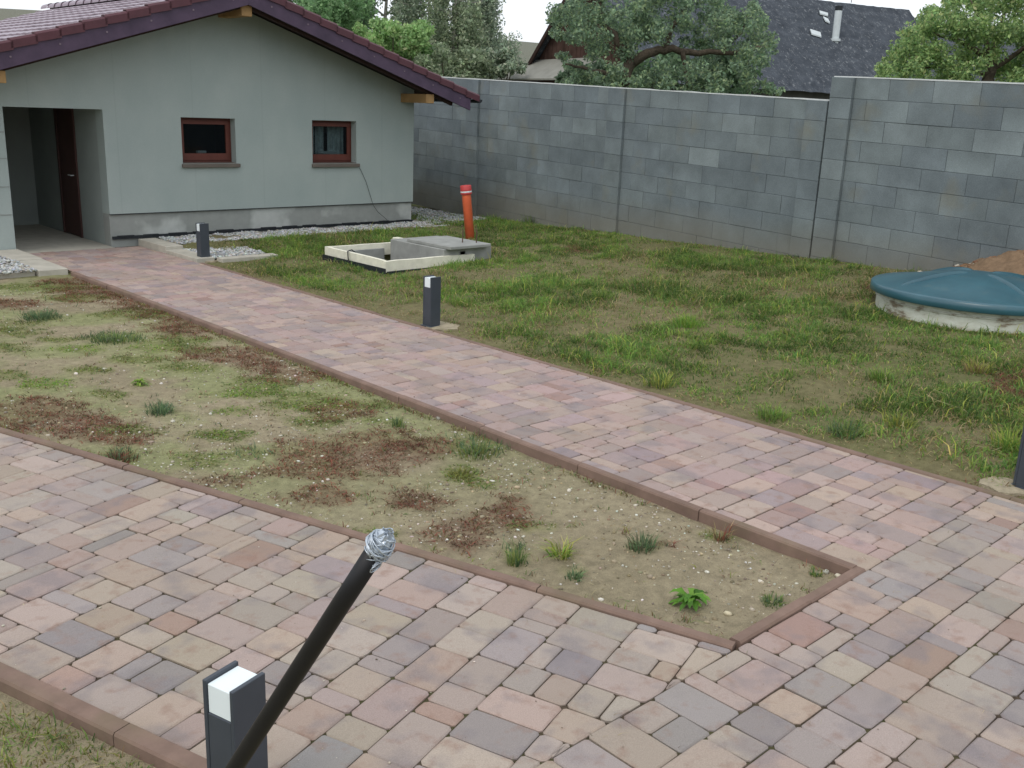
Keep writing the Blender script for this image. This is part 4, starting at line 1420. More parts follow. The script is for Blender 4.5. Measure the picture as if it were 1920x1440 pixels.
# fine grooves on the white pillar left of the entrance
mb = MB()
for z in (.55, .95, 1.35, 1.72):
    mb.box(4.205, FAC_Y-.008, z, 4.632, FAC_Y-.0005, z+.012)
hb(mb, 'pillar_groove', M['plinth'])
tag(house, 'grey rendered single storey house with purple brown bargeboards and two small windows', 'house')

# cable hanging from the right window
def cable():
    pts = []
    for (px, py) in ((669, 300), (676, 318), (686, 340), (694, 366), (700, 385), (709, 398), (720, 411)):
        d = ray(px, py); t = (FAC_Y-.02)/d[1]; P = d*t; pts.append((P[0], FAC_Y-.02, P[2]+CAM_H))
    pts[0] = (pts[0][0], FAC_Y+.05, pts[0][2]); pts[-1] = (pts[-1][0], FAC_Y-.12, pts[-1][2])
    o = MB(); o.tube(pts, .004, 6); o = o.build('cable', M['conduit'])
    tag(o, 'thin dark cable hanging down the facade from the right window sill', 'cable')
cable()

# ------------------------------------------------------------------ gravel strips and slabs round the house
def gravel_fill(name, label, x0, x1, y0, y1, z, n, slope_=0.0):
    x = RNG.uniform(x0, x1, n); y = RNG.uniform(y0, y1, n)
    zz = z+(fbm(x*3, y*3, 15, 2)-.37)*.06
    sz = RNG.uniform(.012, .03, n)
    stones(name, label, np.stack([x, y, zz+RNG.uniform(-.01, .01, n)], -1), sz, pick([(178,182,182),(160,164,166),(196,198,196),(140,142,142),(170,164,152)], n, .08))
    return
def gravel_base(x0, x1, y0, y1, z, nm='gravel_bed'):
    mb = MB(); mb.box(x0, y0, -.3, x1, y1, z)
    tag(mb.build(nm, M['slab']), kind='structure')
gravel_base(6.85, 12.9, 14.72, FAC_Y-.02, .085)
gravel_fill('gravel', 'pale grey gravel strip along the foot of the house facade', 6.8, 12.8, 14.6, FAC_Y-.03, .095, 9000)
gravel_base(6.80, 7.55, 13.5, 14.70, .03)
gravel_fill('gravel', 'small pale gravel patch between the straight path and the far lamp', 6.72, 7.6, 13.42, 14.7, .045, 2600)
gravel_fill('gravel', 'pale gravel behind the house corner beside the block wall', 12.05, 13.9, 15.2, 18.5, .09, 5000)
gravel_base(12.02, 14.0, 15.44, 19, .07)
gravel_base(2.2, 4.26, 13.50, FAC_Y-.02, .02)
gravel_fill('gravel', 'pale gravel patch left of the straight path below the entrance pillar', 2.2, 4.28, 13.42, FAC_Y-.05, .04, 5200)
def slab_piece(x0, y0, x1, y1, z, label, grp='concrete edging slabs by the house'):
    mb = MB(); mb.box(x0, y0, -.12, x1, y1, z, .006)
    c = ((x0+x1)/2, (y0+y1)/2, 0)
    mb.v = [(a_-c[0], b_-c[1], d_) for a_, b_, d_ in mb.v]
    o = mb.build('edging_slab', M['slab'], None, c)
    tag(o, label, 'slab', grp)
slab_piece(4.28, 13.42, 4.655, 14.36, .045, 'front one of the two pale slabs left of the path by the entrance')
slab_piece(4.28, 14.365, 4.655, 15.40, .055, 'rear one of the two pale slabs left of the path touching the pillar')
slab_piece(6.455, 14.4, 6.74, 15.39, .10, 'pale slab right of the path touching the house corner of the entrance')
slab_piece(6.455, 13.38, 6.74, 14.395, .05, 'pale slab right of the path beside the small gravel patch')
slab_piece(6.78, 13.22, 7.7, 13.40, .045, 'narrow pale slab across the lawn right behind the far lamp')

# ------------------------------------------------------------------ bollard lamps
def make_lamp():
    root = empty('bollard_lamp')
    S = .0675; H = .54
    b = MB(); b.box(-S+.0, -S+.0165, .0, S, S-.0165, H-.115, .002); b.build('body', M['lamp'], root)
    for sg in (-1, 1):
        p = MB(); ya, yb = (S-.016, S) if sg > 0 else (-S, -S+.016)
        p.box(-S-.002, ya, .0, S+.002, yb, H, .002); p.build('side_plate', M['lamp'], root)
    d = MB(); d.box(-S+.004, -S+.0175, H-.1145, S-.004, S-.0175, H-.012, .002); d.build('diffuser', M['opal'], root)
    f = MB(); f.box(-S-.02, -S-.02, -.03, S+.02, S+.02, .004, .003); f.build('foot_plate', M['lamp'], root)
    return root
lamp = make_lamp()
spots = [((1.285, 2.545), math.radians(15.5), 'nearest dark bollard lamp with opal top, behind the black conduit'),
         ((6.625, 8.165), 0.0, 'dark bollard lamp in the middle of the picture at the path edge'),
         ((6.635, 13.52), 0.0, 'farthest dark bollard lamp beside the gravel by the house'),
         ((6.80, 2.02), 0.0, 'dark bollard lamp cut by the right edge of the picture')]
for i, ((x, y), rz, lab) in enumerate(spots):
    o = lamp if i == 0 else copy_tree(lamp)
    o.location = (x, y, 0.0); o.rotation_euler = (0, 0, rz)
    tag(o, lab, 'lamp', 'bollard lamps beside the paths')
for (x, y, s, lab) in ((6.70, 8.11, .19, 'small concrete footing under the middle bollard lamp'), (6.69, 13.5, .15, 'small concrete footing under the farthest bollard lamp'), (6.72, 2.10, .15, 'small concrete footing under the bollard lamp at the right edge')):
    mb = MB(); n = 14
    ang = [2*math.pi*j/n for j in range(n)]
    rr = [s*random.uniform(.85, 1.12)*(1.1 if j % 3 else .95) for j in range(n)]
    vs = [(max(-(x-6.52), rr[j]*math.cos(ang[j])), rr[j]*1.1*math.sin(ang[j]), z) for z, k in ((-.1, 1), (.0, 1)) for j in range(n)] + [(0, 0, .006)]
    fs = [(j, (j+1) % n, n+(j+1) % n, n+j) for j in range(n)]+[(n+j, n+(j+1) % n, 2*n) for j in range(n)]
    mb.add(vs, fs)
    tag(mb.build('lamp_footing', M['footing'], None, (x, y, -.001)), lab, 'footing', 'footings of the bollard lamps')

# ------------------------------------------------------------------ pit with foam frame, concrete box and slab
def pit():
    root = empty('pit_frame', (8.79, 11.75, .06))
    O = Vector((8.79, 11.75, .06))
    def pb(mb, nm, mat, par=root):
        mb.v = [(x-O.x, y-O.y, z-O.z) for x, y, z in mb.v]; return mb.build(nm, mat, par)
    x0, x1, y0, y1, zt_, th = 8.09, 9.38, 11.02, 12.52, .22, .062
    def bar(a_, b_, z0, z1, nm):
        a_ = np.array(a_); b_ = np.array(b_); d = b_-a_; d = d/np.linalg.norm(d); nn = np.array([-d[1], d[0]])*th/2
        mb = MB(); n = 9; vs = []; fs = []
        for k in range(n):
            p = a_+(b_-a_)*k/(n-1)
            j = random.uniform(-.004, .004)
            for (sg, z) in ((-1, z0), (1, z0), (1, z1+j), (-1, z1+j)):
                q = p+nn*sg*(1+random.uniform(-.06, .06)); vs.append((q[0], q[1], z))
        for k in range(n-1):
            for j in range(4):
                A, B = k*4+j, k*4+(j+1) % 4
                fs.append((A, A+4, B+4, B))
        fs += [(0, 1, 2, 3), tuple(range((n-1)*4, n*4))[::-1]]
        mb.add(vs, fs); return pb(mb, nm, M['foam'])
    bar((x0, y0), (x0+.06, y1), .06, zt_, 'foam_board')
    bar((x0+.03, y1+.03), (x1+.05, y1-.05), .04, zt_, 'foam_board')
    bar((x0-.03, y0-.031), (9.67, y0-.07), .06, zt_-.005, 'foam_board')
    mb = MB(); mb.box(x1-.02, y1-.12, .1, x1+.09, y1+.03, .29, .006); pb(mb, 'foam_block', M['foam'])
    mb = MB(); mb.box(9.42, y0-.05, .1, 9.53, y0+.03, .265, .006); pb(mb, 'foam_block', M['foam'])
    mb = MB(); mb.box(x0-.05, y0-.07, -.05, x0-.034, y1, .115); mb.box(x0-.05, y0-.135, -.05, 8.9, y0-.12, .085); pb(mb, 'pit_membrane', M['membrane'])
    # shaft lining
    mb = MB()
    mb.box(x0+.075, y0+.01, -1.2, x0+.105, y1-.06, .15); mb.box(x0+.106, y1-.11, -1.2, x1-.28, y1-.06, .15); mb.box(x0+.106, y0+.01, -1.2, x1-.28, y0+.05, .15)
    pb(mb, 'shaft_wall', M['concrete'])
    # cable end over the frame
    mb = MB(); mb.tube([(8.25, 11.86, .06), (8.22, 11.9, .20), (8.16, 11.93, .25), (8.07, 11.9, .235), (8.03, 11.83, .15), (8.01, 11.75, .03)], .009, 6)
    mb.v = [(a_, b_, c_) for a_, b_, c_ in mb.v]
    o = mb.build('cable', M['conduit'], None, (0, 0, 0))
    tag(o, 'short black cable end looped over the white foam frame of the pit', 'cable')
    tag(root, 'open shallow pit edged with white foam boards on the lawn', 'pit')
    # concrete chamber with cover
    ch = empty('concrete_chamber', (9.67, 11.54, .06)); O2 = Vector((9.67, 11.54, .06))
    def cb(mb, nm, mat, par=ch):
        mb.v = [(x-O2.x, y-O2.y, z-O2.z) for x, y, z in mb.v]; return mb.build(nm, mat, par)
    mb = MB(); mb.box(9.11, 10.97, -1.1, 10.05, 12.27, .31, .008); cb(mb, 'chamber_wall', M['concrete'])
    mb = MB(); mb.box(9.15, 10.86, .3105, 9.94, 11.90, .36, .008); sl_ = cb(mb, 'cover_slab', M['concrete'])
    for (xx, yy) in ((9.62, 11.15), (9.80, 11.04)):
        mb = MB(); mb.tube([(xx, yy, .35), (xx+.005, yy, .54), (xx-.01, yy+.02, .60), (xx+.02, yy+.03, .61)], .009, 6)
        cb(mb, 'lifting_rod', M['rust'], sl_)
    tag(ch, 'square concrete chamber with a cover slab and two rusty rods beside the open pit', 'chamber')
pit()

def orange_pipe():
    x, y = 11.42, 13.02
    root = empty('orange_pipe', (x, y, .02))
    root.rotation_mode = 'QUATERNION'
    root.rotation_quaternion = Matrix.Rotation(math.radians(6.5), 4, Vector((-.69, -.72, 0))).to_quaternion()
    mb = MB(); mb.lathe([(.0, -.1), (.08, -.1), (.08, .93)], 24); mb.build('pipe', M['orange'], root, smooth_=True)
    mb = MB(); mb.lathe([(.081, .84), (.098, .845), (.102, .86), (.098, .875), (.098, .905), (.102, .915), (.098, .93), (.098, .99), (.092, 1.0), (.085, 1.0), (.085, .90)], 24); mb.build('socket', M['cap'], root, smooth_=True)
    mb = MB(); mb.lathe([(.0995, .878), (.1005, .88), (.1005, .900), (.0995, .903)], 24); mb.build('band', M['white'], root)
    mb = MB(); mb.lathe([(.0, .955), (.084, .955)], 24); mb.build('socket_seal', M['dark'], root)
    tag(root, 'upright orange drain pipe with red socket behind the concrete chamber', 'pipe')
orange_pipe()

# ------------------------------------------------------------------ tank with green lid
def tank():
    root = empty('water_tank', (11.72, 4.40, .2))
    mb = MB(); R1 = 1.09
    mb.lathe([(R1-.03, -.4), (R1, -.4), (R1, .15), (R1+.012, .155), (R1+.012, .165), (R1, .17), (R1, .245), (R1-.05, .25)], 72); mb.build('tank_ring', M['ring'], root, smooth_=False)
    prof = [(1.135, .222), (1.168, .222), (1.176, .228), (1.170, .312), (1.160, .320)]
    for i_ in range(1, 22):
        r = 1.14*(1-i_/21.0); t = r/1.14
        prof.append((r, .322+.012*math.sin(math.pi*min(1, t*1.0))*0+.185*math.cos(math.pi*t/2)**1.35))
    mb = MB(); n = 96; vs = []; fs = []
    for (r, z) in prof:
        for j in range(n):
            an = 2*math.pi*j/n
            vs.append((r*math.cos(an), r*math.sin(an), z))
    for k in range(len(prof)-1):
        for j in range(n):
            a_, b_ = k*n+j, k*n+(j+1) % n
            fs.append((a_, b_, b_+n, a_+n))
    mb.add(vs, fs); lid = mb.build('lid', M['lid'], root, smooth_=True)
    # raised ribs crossing the dome
    def zdome(r):
        rs = [p[0] for p in prof[::-1] if p[0] <= 1.141]; zs = [p[1] for p in prof[::-1] if p[0] <= 1.141]
        return float(np.interp(r, rs, zs))
    ga = G(1679, 532, .56); an0 = math.atan2(ga[1]-4.40, ga[0]-11.72)
    for k in range(4):
        an = an0+math.pi/2*k
        mb = MB(); vs = []; fs = []; m_ = 14
        for i_ in range(m_+1):
            r = .14+(.98-.14)*i_/m_
            t = math.sin(math.pi*i_/m_)**.5
            for (off, dz) in ((-.026, -.008), (-.016, .036*t), (.016, .036*t), (.026, -.008)):
                vs.append((r*math.cos(an)-off*math.sin(an), r*math.sin(an)+off*math.cos(an), zdome(r)+dz))
        for i_ in range(m_):
            for j in range(3):
                a_ = i_*4+j; fs.append((a_, a_+4, a_+5, a_+1))
        mb.add(vs, fs); mb.build('lid_rib', M['lid'], root, smooth_=True)
    tag(root, 'round buried tank with dark green domed lid on a dirty white ring', 'tank')
tank()

def mound():
    n = 60
    x = np.linspace(10.9, 13.7, n); y = np.linspace(2.2, 7.4, n*2)
    X, Y = np.meshgrid(x, y)
    h = .60*np.exp(-(((X-13.1)/1.0)**2+((Y-4.0)/1.25)**2)**1.2)
    Z = zt(X, Y)-.06+h+(fbm(X*6, Y*6, 41)-.45)*.24*smooth(.02, .2, h)
    v = np.c_[X.ravel(), Y.ravel(), Z.ravel()]
    i = np.arange(X.size).reshape(X.shape)
    f = np.stack([i[:-1, :-1], i[:-1, 1:], i[1:, 1:], i[1:, :-1]], -1).reshape(-1, 4)
    q = fbm(v[:, 0]*3, v[:, 1]*3, 51)[:, None]
    me = fastmesh('dirt_heap', v, f, M['ground'], C3(156, 130, 104)*(1-q)+C3(122, 104, 84)*q, True)
    tag(link('dirt_heap', me), 'low heap of orange brown earth between the tank and the wall', 'earth heap', kind='stuff')
    m_ = 1600
    xx = RNG.uniform(11.9, 13.4, m_); yy = RNG.uniform(2.6, 6.8, m_)
    hh = .60*np.exp(-(((xx-13.1)/1.0)**2+((yy-4.0)/1.25)**2)**1.2)
    k = (hh > .05) & ((xx-11.72)**2+(yy-4.4)**2 > 1.2**2); xx, yy, hh = xx[k], yy[k], hh[k]; n_ = len(xx)
    sz = np.clip(RNG.gamma(1.8, .010, n_), .004, .06)
    stones('clods', 'clods and pale stones on the orange brown earth heap', np.stack([xx, yy, zt(xx, yy)-.05+hh+sz*.3], -1), sz, pick([(150,116,86),(128,98,74),(186,176,158),(112,88,66)], n_), 'clods')
mound()

# ------------------------------------------------------------------ black conduit with wires near the camera
def conduit():
    u = ray(703, 1035); P1 = Vector(u/np.linalg.norm(u)*1.86)+Vector((0, 0, CAM_H))
    u = ray(440, 1440); P0 = Vector(u/np.linalg.norm(u)*2.5)+Vector((0, 0, CAM_H))
    d = (P0-P1).normalized()
    P2 = P0+d*.22
    ground_hit = Vector((P2.x+d.x*.3, P2.y+d.y*.15, 0))
    pts = [P1.lerp(P2, t) for t in (0, .15, .3, .5, .7, .85, 1)]
    e_ = Vector((P2.x-.10, P2.y-.02, -.05))
    c1 = P2+d*.30
    for t in (.2, .4, .6, .8, 1.0):
        pts.append(P2*(1-t)**2+c1*2*t*(1-t)+e_*t*t)
    base = e_.copy(); root = empty('conduit', base)
    rel = [p-base for p in pts]
    mb = MB(); mb.tube(rel, .0195, 20); mb.build('pipe', M['conduit'], root, smooth_=True)
    # crumpled silver wire bundle closing the end
    ax = (P1-P0).normalized()
    side_ = ax.cross(Vector((0, 0, 1))).normalized(); upv = side_.cross(ax)
    rnd = random.Random(3)
    mb = MB()
    c0 = rel[0]+ax*.018
    vs = []; n1, n2 = 10, 16
    for i_ in range(n1+1):
        th_ = math.pi*i_/n1
        for j in range(n2):
            ph = 2*math.pi*j/n2
            r = 1+rnd.uniform(-.18, .2)
            vs.append(c0 + ax*(math.cos(th_)*.036*r) + (side_*math.cos(ph)*.021+upv*math.sin(ph)*.020)*math.sin(th_)*r)
    fs = []
    for i_ in range(n1):
        for j in range(n2):
            a_, b_ = i_*n2+j, i_*n2+(j+1) % n2
            fs.append((a_, a_+n2, b_+n2, b_))
    mb.add(vs, fs); cr_ = mb.build('crumpled_wrap', M['foil'], root)
    for k in range(34):
        mb = MB(); pts = []
        a0 = rnd.uniform(0, 6.28); R_ = rnd.uniform(.021, .0285); tw = rnd.uniform(2.5, 6)*rnd.choice((-1, 1)); s0 = rnd.uniform(-.028, .005); L = rnd.uniform(.02, .045)
        for i_ in range(16):
            t = i_/15; an = a0+tw*t
            prof = math.sqrt(max(.12, 1-((s0+L*t)/.042)**2))
            pts.append(c0+ax*(s0+L*t+.006*math.sin(9*t+a0))+(side_*math.cos(an)+upv*math.sin(an))*R_*prof)
        mb.tube(pts, .0013, 5); mb.build('wire', M['foil'], root, smooth_=True)
    for k in range(4):   # loops hanging out
        mb = MB(); pts = []
        cc = c0-ax*.028+side_*(-.004+.006*k)-upv*.016
        for i_ in range(14):
            an = 2*math.pi*i_/11
            pts.append(cc+side_*math.cos(an)*(.010+.001*k)+(ax*math.sin(an)*(.012))-upv*(.003*k))
        mb.tube(pts, .0013, 5); mb.build('wire', M['foil'], root, smooth_=True)
    tag(root, 'slanting black conduit with a crumpled silver wire end in the foreground', 'conduit')
conduit()

# ------------------------------------------------------------------ barn behind the wall
def barn():
    A = Vector((.976, -.218, 0)); Nn = Vector((-.218, -.976, 0))
    R0 = Vector((31.8, 29.3, 0))
    root = empty('barn', R0)
    zr, ze, W, L = 8.0, 3.75, 4.5, 19.6
    def P(s, n, z): v = A*s+Nn*n; return (v.x, v.y, z)
    ov = .4
    zoff = (zr-ze)/W
    # walls
    mb = MB()
    mb.add([P(0, W-.4, -.4), P(L, W-.4, -.4), P(L, W-.4, ze+.1), P(0, W-.4, ze+.1)], [(0, 3, 2, 1)])
    mb.add([P(0, -W+.4, -.4), P(L, -W+.4, -.4), P(L, -W+.4, ze+.1), P(0, -W+.4, ze+.1)], [(0, 1, 2, 3)])
    mb.build('barn_wall', M['barnwall'], root)
    # gable boards one by one
    nb = 26
    for i_ in range(nb):
        a_ = -W+.4+(2*W-.8)*i_/nb; b_ = -W+.4+(2*W-.8)*(i_+1)/nb-.02
        za, zb = zr-zoff*abs(a_)-.05, zr-zoff*abs(b_)-.05
        for s0 in (0,):
            d = random.uniform(0, .03)
            mb = MB(); mb.add([P(-d, a_, -.4), P(-d, b_, -.4), P(-d, b_, zb), P(-d, a_, za), P(.1, a_, -.4), P(.1, b_, -.4), P(.1, b_, zb), P(.1, a_, za)],
                   [(0, 1, 2, 3), (5, 4, 7, 6), (0, 4, 5, 1), (1, 5, 6, 2), (2, 6, 7, 3), (3, 7, 4, 0)])
            mb.build('gable_board', M['barnwood'], root)
    mb = MB(); mb.add([P(L, -W+.4, -.4), P(L, W-.4, -.4), P(L, W-.4, ze), P(L, 0, zr-.1), P(L, -W+.4, ze)], [(0, 1, 2, 3, 4)]); mb.build('barn_wall', M['barnwall'], root)
    # roof slopes with a slightly sagging ridge and uneven slates
    for sg in (1, -1):
        mb = MB(); ns, nn_ = 60, 18; vs = []; fs = []
        for i_ in range(ns+1):
            s = -ov+(L+2*ov)*i_/ns
            sag = -.10*math.sin(math.pi*i_/ns)
            for j in range(nn_+1):
                t = j/nn_; n = (W+.25)*t
                step = .035*(1-(j % 2))
                vs.append(P(s, sg*n, zr-zoff*n+sag*(1-t)+random.uniform(-.02, .02)+step))
        for i_ in range(ns):
            for j in range(nn_):
                a_ = i_*(nn_+1)+j
                f = (a_, a_+1, a_+nn_+2, a_+nn_+1); fs.append(f if sg > 0 else f[::-1])
        mb.add(vs, fs); mb.build('roof', M['barnroof'], root)
    mb = MB()
    for sg in (1, -1):
        mb.add([P(-ov-.04, 0, zr+.03), P(-ov-.04, sg*(W+.25), zr-zoff*(W+.25)+.03), P(-ov-.04, sg*(W+.25), zr-zoff*(W+.25)-.2), P(-ov-.04, 0, zr-.22),
                P(-ov+.04, 0, zr+.03), P(-ov+.04, sg*(W+.25), zr-zoff*(W+.25)+.03), P(-ov+.04, sg*(W+.25), zr-zoff*(W+.25)-.2), P(-ov+.04, 0, zr-.22)],
               [(0, 1, 2, 3), (4, 7, 6, 5), (0, 4, 5, 1), (3, 2, 6, 7)])
    mb.build('verge_board', M['dark_timber'], root)
    # lean-to sheet roof along the gable
    mb = MB()
    a_, b_ = -W-.3, 1.2
    mb.add([P(-1.5, a_, 3.65), P(-1.5, b_, 3.65), P(.0, b_, 4.55), P(.0, a_+.9, 4.55), P(-1.5, a_, 3.58), P(-1.5, b_, 3.58), P(.0, b_, 4.48), P(.0, a_+.9, 4.48)],
           [(0, 3, 2, 1), (4, 5, 6, 7), (0, 1, 5, 4), (1, 2, 6, 5), (3, 0, 4, 7)])
    mb.build('lean_to_roof', M['sheet'], root)
    mb = MB(); mb.add([P(-1.3, a_+.4, -.4), P(-1.3, b_, -.4), P(-1.3, b_, 3.6), P(-1.3, a_+.4, 3.6)], [(0, 1, 2, 3), ]); mb.build('lean_to_wall', M['barnwood'], root)
    # chimney pipe and pale patches on the slope
    def on_roof(px, py, off=0.0):
        d = Vector(ray(px, py)); o = Vector((0, 0, CAM_H))-R0
        # plane: z = zr - zoff*n, n = v.Nn
        k = Vector((Nn.x*zoff, Nn.y*zoff, 1.0)); t = (zr+off-k.dot(o))/k.dot(d)
        return o+d*t
    b = on_roof(1566, 74)
    mb = MB(); mb.tube([b-Vector((0, 0, .3)), b+Vector((0, 0, 1.25))], .16, 16); mb.tube([b+Vector((0, 0, -.08)), b+Vector((0, 0, .03))], .24, 16); cp = mb.build('flue_pipe', M['metal'], root, smooth_=False)
    mb = MB(); mb.tube([b+Vector((0, 0, 1.26)), b+Vector((0, 0, 1.45))], .17, 16); mb.build('flue_cap', M['membrane'], cp)
    for (px, py, w_, h_) in ((1530, 61, .34, .22), (1545, 24, .30, .14), (1550, 36, .14, .2)):
        c = on_roof(px, py, .09); mb = MB()
        up = (Vector((0, 0, zoff))-Nn).normalized()
        vs = [c-A*w_-up*h_*.4, c+A*w_*.6-up*h_, c+A*w_+up*h_*.3, c-A*w_*.7+up*h_]
        vs = vs+[v-Vector((0, 0, .06)) for v in vs]
        mb.add(vs, [(0, 1, 2, 3), (0, 4, 5, 1), (1, 5, 6, 2), (2, 6, 7, 3), (3, 7, 4, 0)]); mb.build('roof_patch', M['metal'], root)
    b = on_roof(1596, 5); mb = MB(); mb.tube([b, b+Vector((0, 0, 1.6))], .02, 6); mb.build('antenna_rod', M['membrane'], root)
    tag(root, 'long old barn with dark weathered slate roof and dark boarded gable behind the wall', 'barn')
    # lower building at the right
    r2 = empty('shed', R0+A*(L+.9)); 
    mb = MB()
    def Q(s, n, z): v = A*s+Nn*n; return (v.x, v.y, z)
    z2 = 7.45
    for sg in (1, -1):
        vs = []; fs = []; ns, nn_ = 24, 10
        for i_ in range(ns+1):
            for j in range(nn_+1):
                vs.append(Q(10*i_/ns, sg*W*j/nn_, z2-.85*W*j/nn_+random.uniform(-.02, .02)+.03*(j % 2)))
        for i_ in range(ns):
            for j in range(nn_):
                a_ = i_*(nn_+1)+j; f = (a_, a_+1, a_+nn_+2, a_+nn_+1); fs.append(f if sg > 0 else f[::-1])
        mb.add(vs, fs)
    mb.build('roof', M['barnroof'], r2)
    mb = MB(); mb.add([Q(.2, W-.3, -.4), Q(9.8, W-.3, -.4), Q(9.8, W-.3, 3.6), Q(.2, W-.3, 3.6)], [(0, 3, 2, 1)])
    mb.add([Q(.2, W-.3, -.4), Q(.2, -W+.3, -.4), Q(.2, -W+.3, 3.6), Q(.2, 0, z2-.1), Q(.2, W-.3, 3.6)], [(0, 4, 3, 2, 1)]); mb.build('shed_wall', M['barnwall'], r2)
    tag(r2, 'second lower slate roofed building at the right end of the barn', 'building')
barn()

# ------------------------------------------------------------------ trees
def leaf_cloud(cent, rad, n, size, pal, squash=.8, droop=0.0, shell=.5):
    """cent (k,3), rad (k,) clumps; n leaves in all; returns V,F,C"""
    k = len(cent); w_ = rad**2; idx = RNG.choice(k, n, p=w_/w_.sum())
    d = RNG.normal(size=(n, 3)); d /= np.linalg.norm(d, axis=1)[:, None]
    r = RNG.random(n)**shell
    off = d*r[:, None]*rad[idx][:, None]*np.array([1, 1, squash])
    if droop: off[:, 2] -= droop*RNG.random(n)**1.5
    p = cent[idx]+off
    a_ = RNG.normal(size=(n, 3)); a_ /= np.linalg.norm(a_, axis=1)[:, None]
    b_ = np.cross(a_, RNG.normal(size=(n, 3))); b_ /= np.linalg.norm(b_, axis=1)[:, None]
    s = size*RNG.uniform(.6, 1.35, n)[:, None]
    V = np.stack([p-a_*s, p-b_*s*.5, p+a_*s, p+b_*s*.5], 1).reshape(-1, 3)
    F = np.arange(n*4).reshape(n, 4)
    clump_t = RNG.uniform(.86, 1.16, k)[idx][:, None]
    c = np.clip(pick(pal, n, .16)*clump_t*1.75, 0, .62); c = c*.74+c.mean(1, keepdims=True)*.16+0.022  # leaf colour lifted and greyed, painting in the pale haze of the background
    return V, F, np.repeat(c, 4, 0)

def limb_tree(name, label, base, trunk_pts, limbs, crown_fn, bark='bark', group=None):
    root = empty(name, base); B = Vector(base)
    mb = MB()
    for pts, r0, r1 in [(trunk_pts[0], trunk_pts[1], trunk_pts[2])]+limbs:
        pp = [Vector(p)-B for p in pts]; n = len(pp)
        # refine with noise
        q = []
        for i_ in range(n-1):
            for t in (0, .34, .67):
                w_ = pp[i_].lerp(pp[i_+1], t)
                if i_+t > 0: w_ = w_+Vector((random.uniform(-1, 1), random.uniform(-1, 1), random.uniform(-1, 1)))*r0*.35
                q.append(w_)
        q.append(pp[-1]); m_ = len(q)
        mb.tube(q, [r0+(r1-r0)*(i_/(m_-1)) for i_ in range(m_)], 8)
    mb.build('trunk', M[bark], root, smooth_=True)
    V, F, C = crown_fn()
    V = V-np.array(base)[None]
    o = link('crown', fastmesh('crown', V, F, M['leaf'], C), None, root)
    tag(root, label, 'tree', group)
    return root

def px_at(px, py, depth):
    d = ray(px, py)/F_PX*depth
    return np.array([d[0], d[1], d[2]+CAM_H])

# fruit tree leaning over the wall
def fruit_tree():
    D = 23.5
    P = lambda px, py, dd=0: px_at(px, py, D+dd)
    tr = [P(1165, 270), P(1168, 175), P(1172, 140), P(1185, 118)]
    base = (float(tr[0][0]), float(tr[0][1]), -.2)
    tr[0] = np.array(base)
    limbs = [([P(1185, 118), P(1215, 100), P(1245, 92), P(1290, 96), P(1350, 100), P(1410, 92), P(1440, 85)], .13, .03),
             ([P(1185, 118), P(1160, 80), P(1130, 40), P(1120, -10)], .11, .03),
             ([P(1245, 92), P(1262, 50), P(1290, 10), P(1300, -40)], .08, .02),
             ([P(1168, 150), P(1130, 135), P(1090, 125), P(1060, 120)], .07, .02),
             ([P(1280, 96), P(1285, 130), P(1290, 165)], .07, .03),
             ([P(1350, 100), P(1390, 60), P(1400, 30)], .05, .015)]
    def crown():
        cs = []; rs = []
        spots = [(1080,60,45),(1060,20,40),(1110,10,50),(1150,50,45),(1200,30,55),(1240,0,55),(1290,20,50),(1340,30,50),(1380,45,45),(1410,60,38),(1440,80,32),
                 (1180,80,40),(1230,60,40),(1300,65,40),(1350,75,35),(1120,100,38),(1090,140,36),(1130,150,35),(1160,140,30),(1200,150,32),(1250,140,38),(1300,130,38),(1350,140,38),
                 (1390,130,32),(1410,160,25),(1440,162,22),(1460,172,12),(1340,170,30),(1290,165,30),(1240,170,26),(1150,170,25),(1040,35,22),(1045,70,22),(1055,110,20),(1060,155,22),
                 (1150,-30,50),(1250,-50,60),(1340,-20,45),(1080,-30,40),(1410,20,25),(1430,45,20),(1395,95,30),(1425,115,25)]
        for (px, py, r) in spots:
            for _ in range(7):
                c = P(px+random.uniform(-.5, .5)*r, py+random.uniform(-.5, .5)*r, random.uniform(-1.3, 1.6)); cs.append(c); rs.append(r/F_PX*D*random.uniform(.32, .66))
        return leaf_cloud(np.array(cs), np.array(rs), 36000, .046, [(98,124,94),(86,110,84),(112,136,100),(78,100,78),(122,142,96)], .8)
    limb_tree('fruit_tree', 'broad leaning fruit tree with arching branch behind the wall in front of the barn', base, (tr, .20, .14), limbs, crown)
fruit_tree()

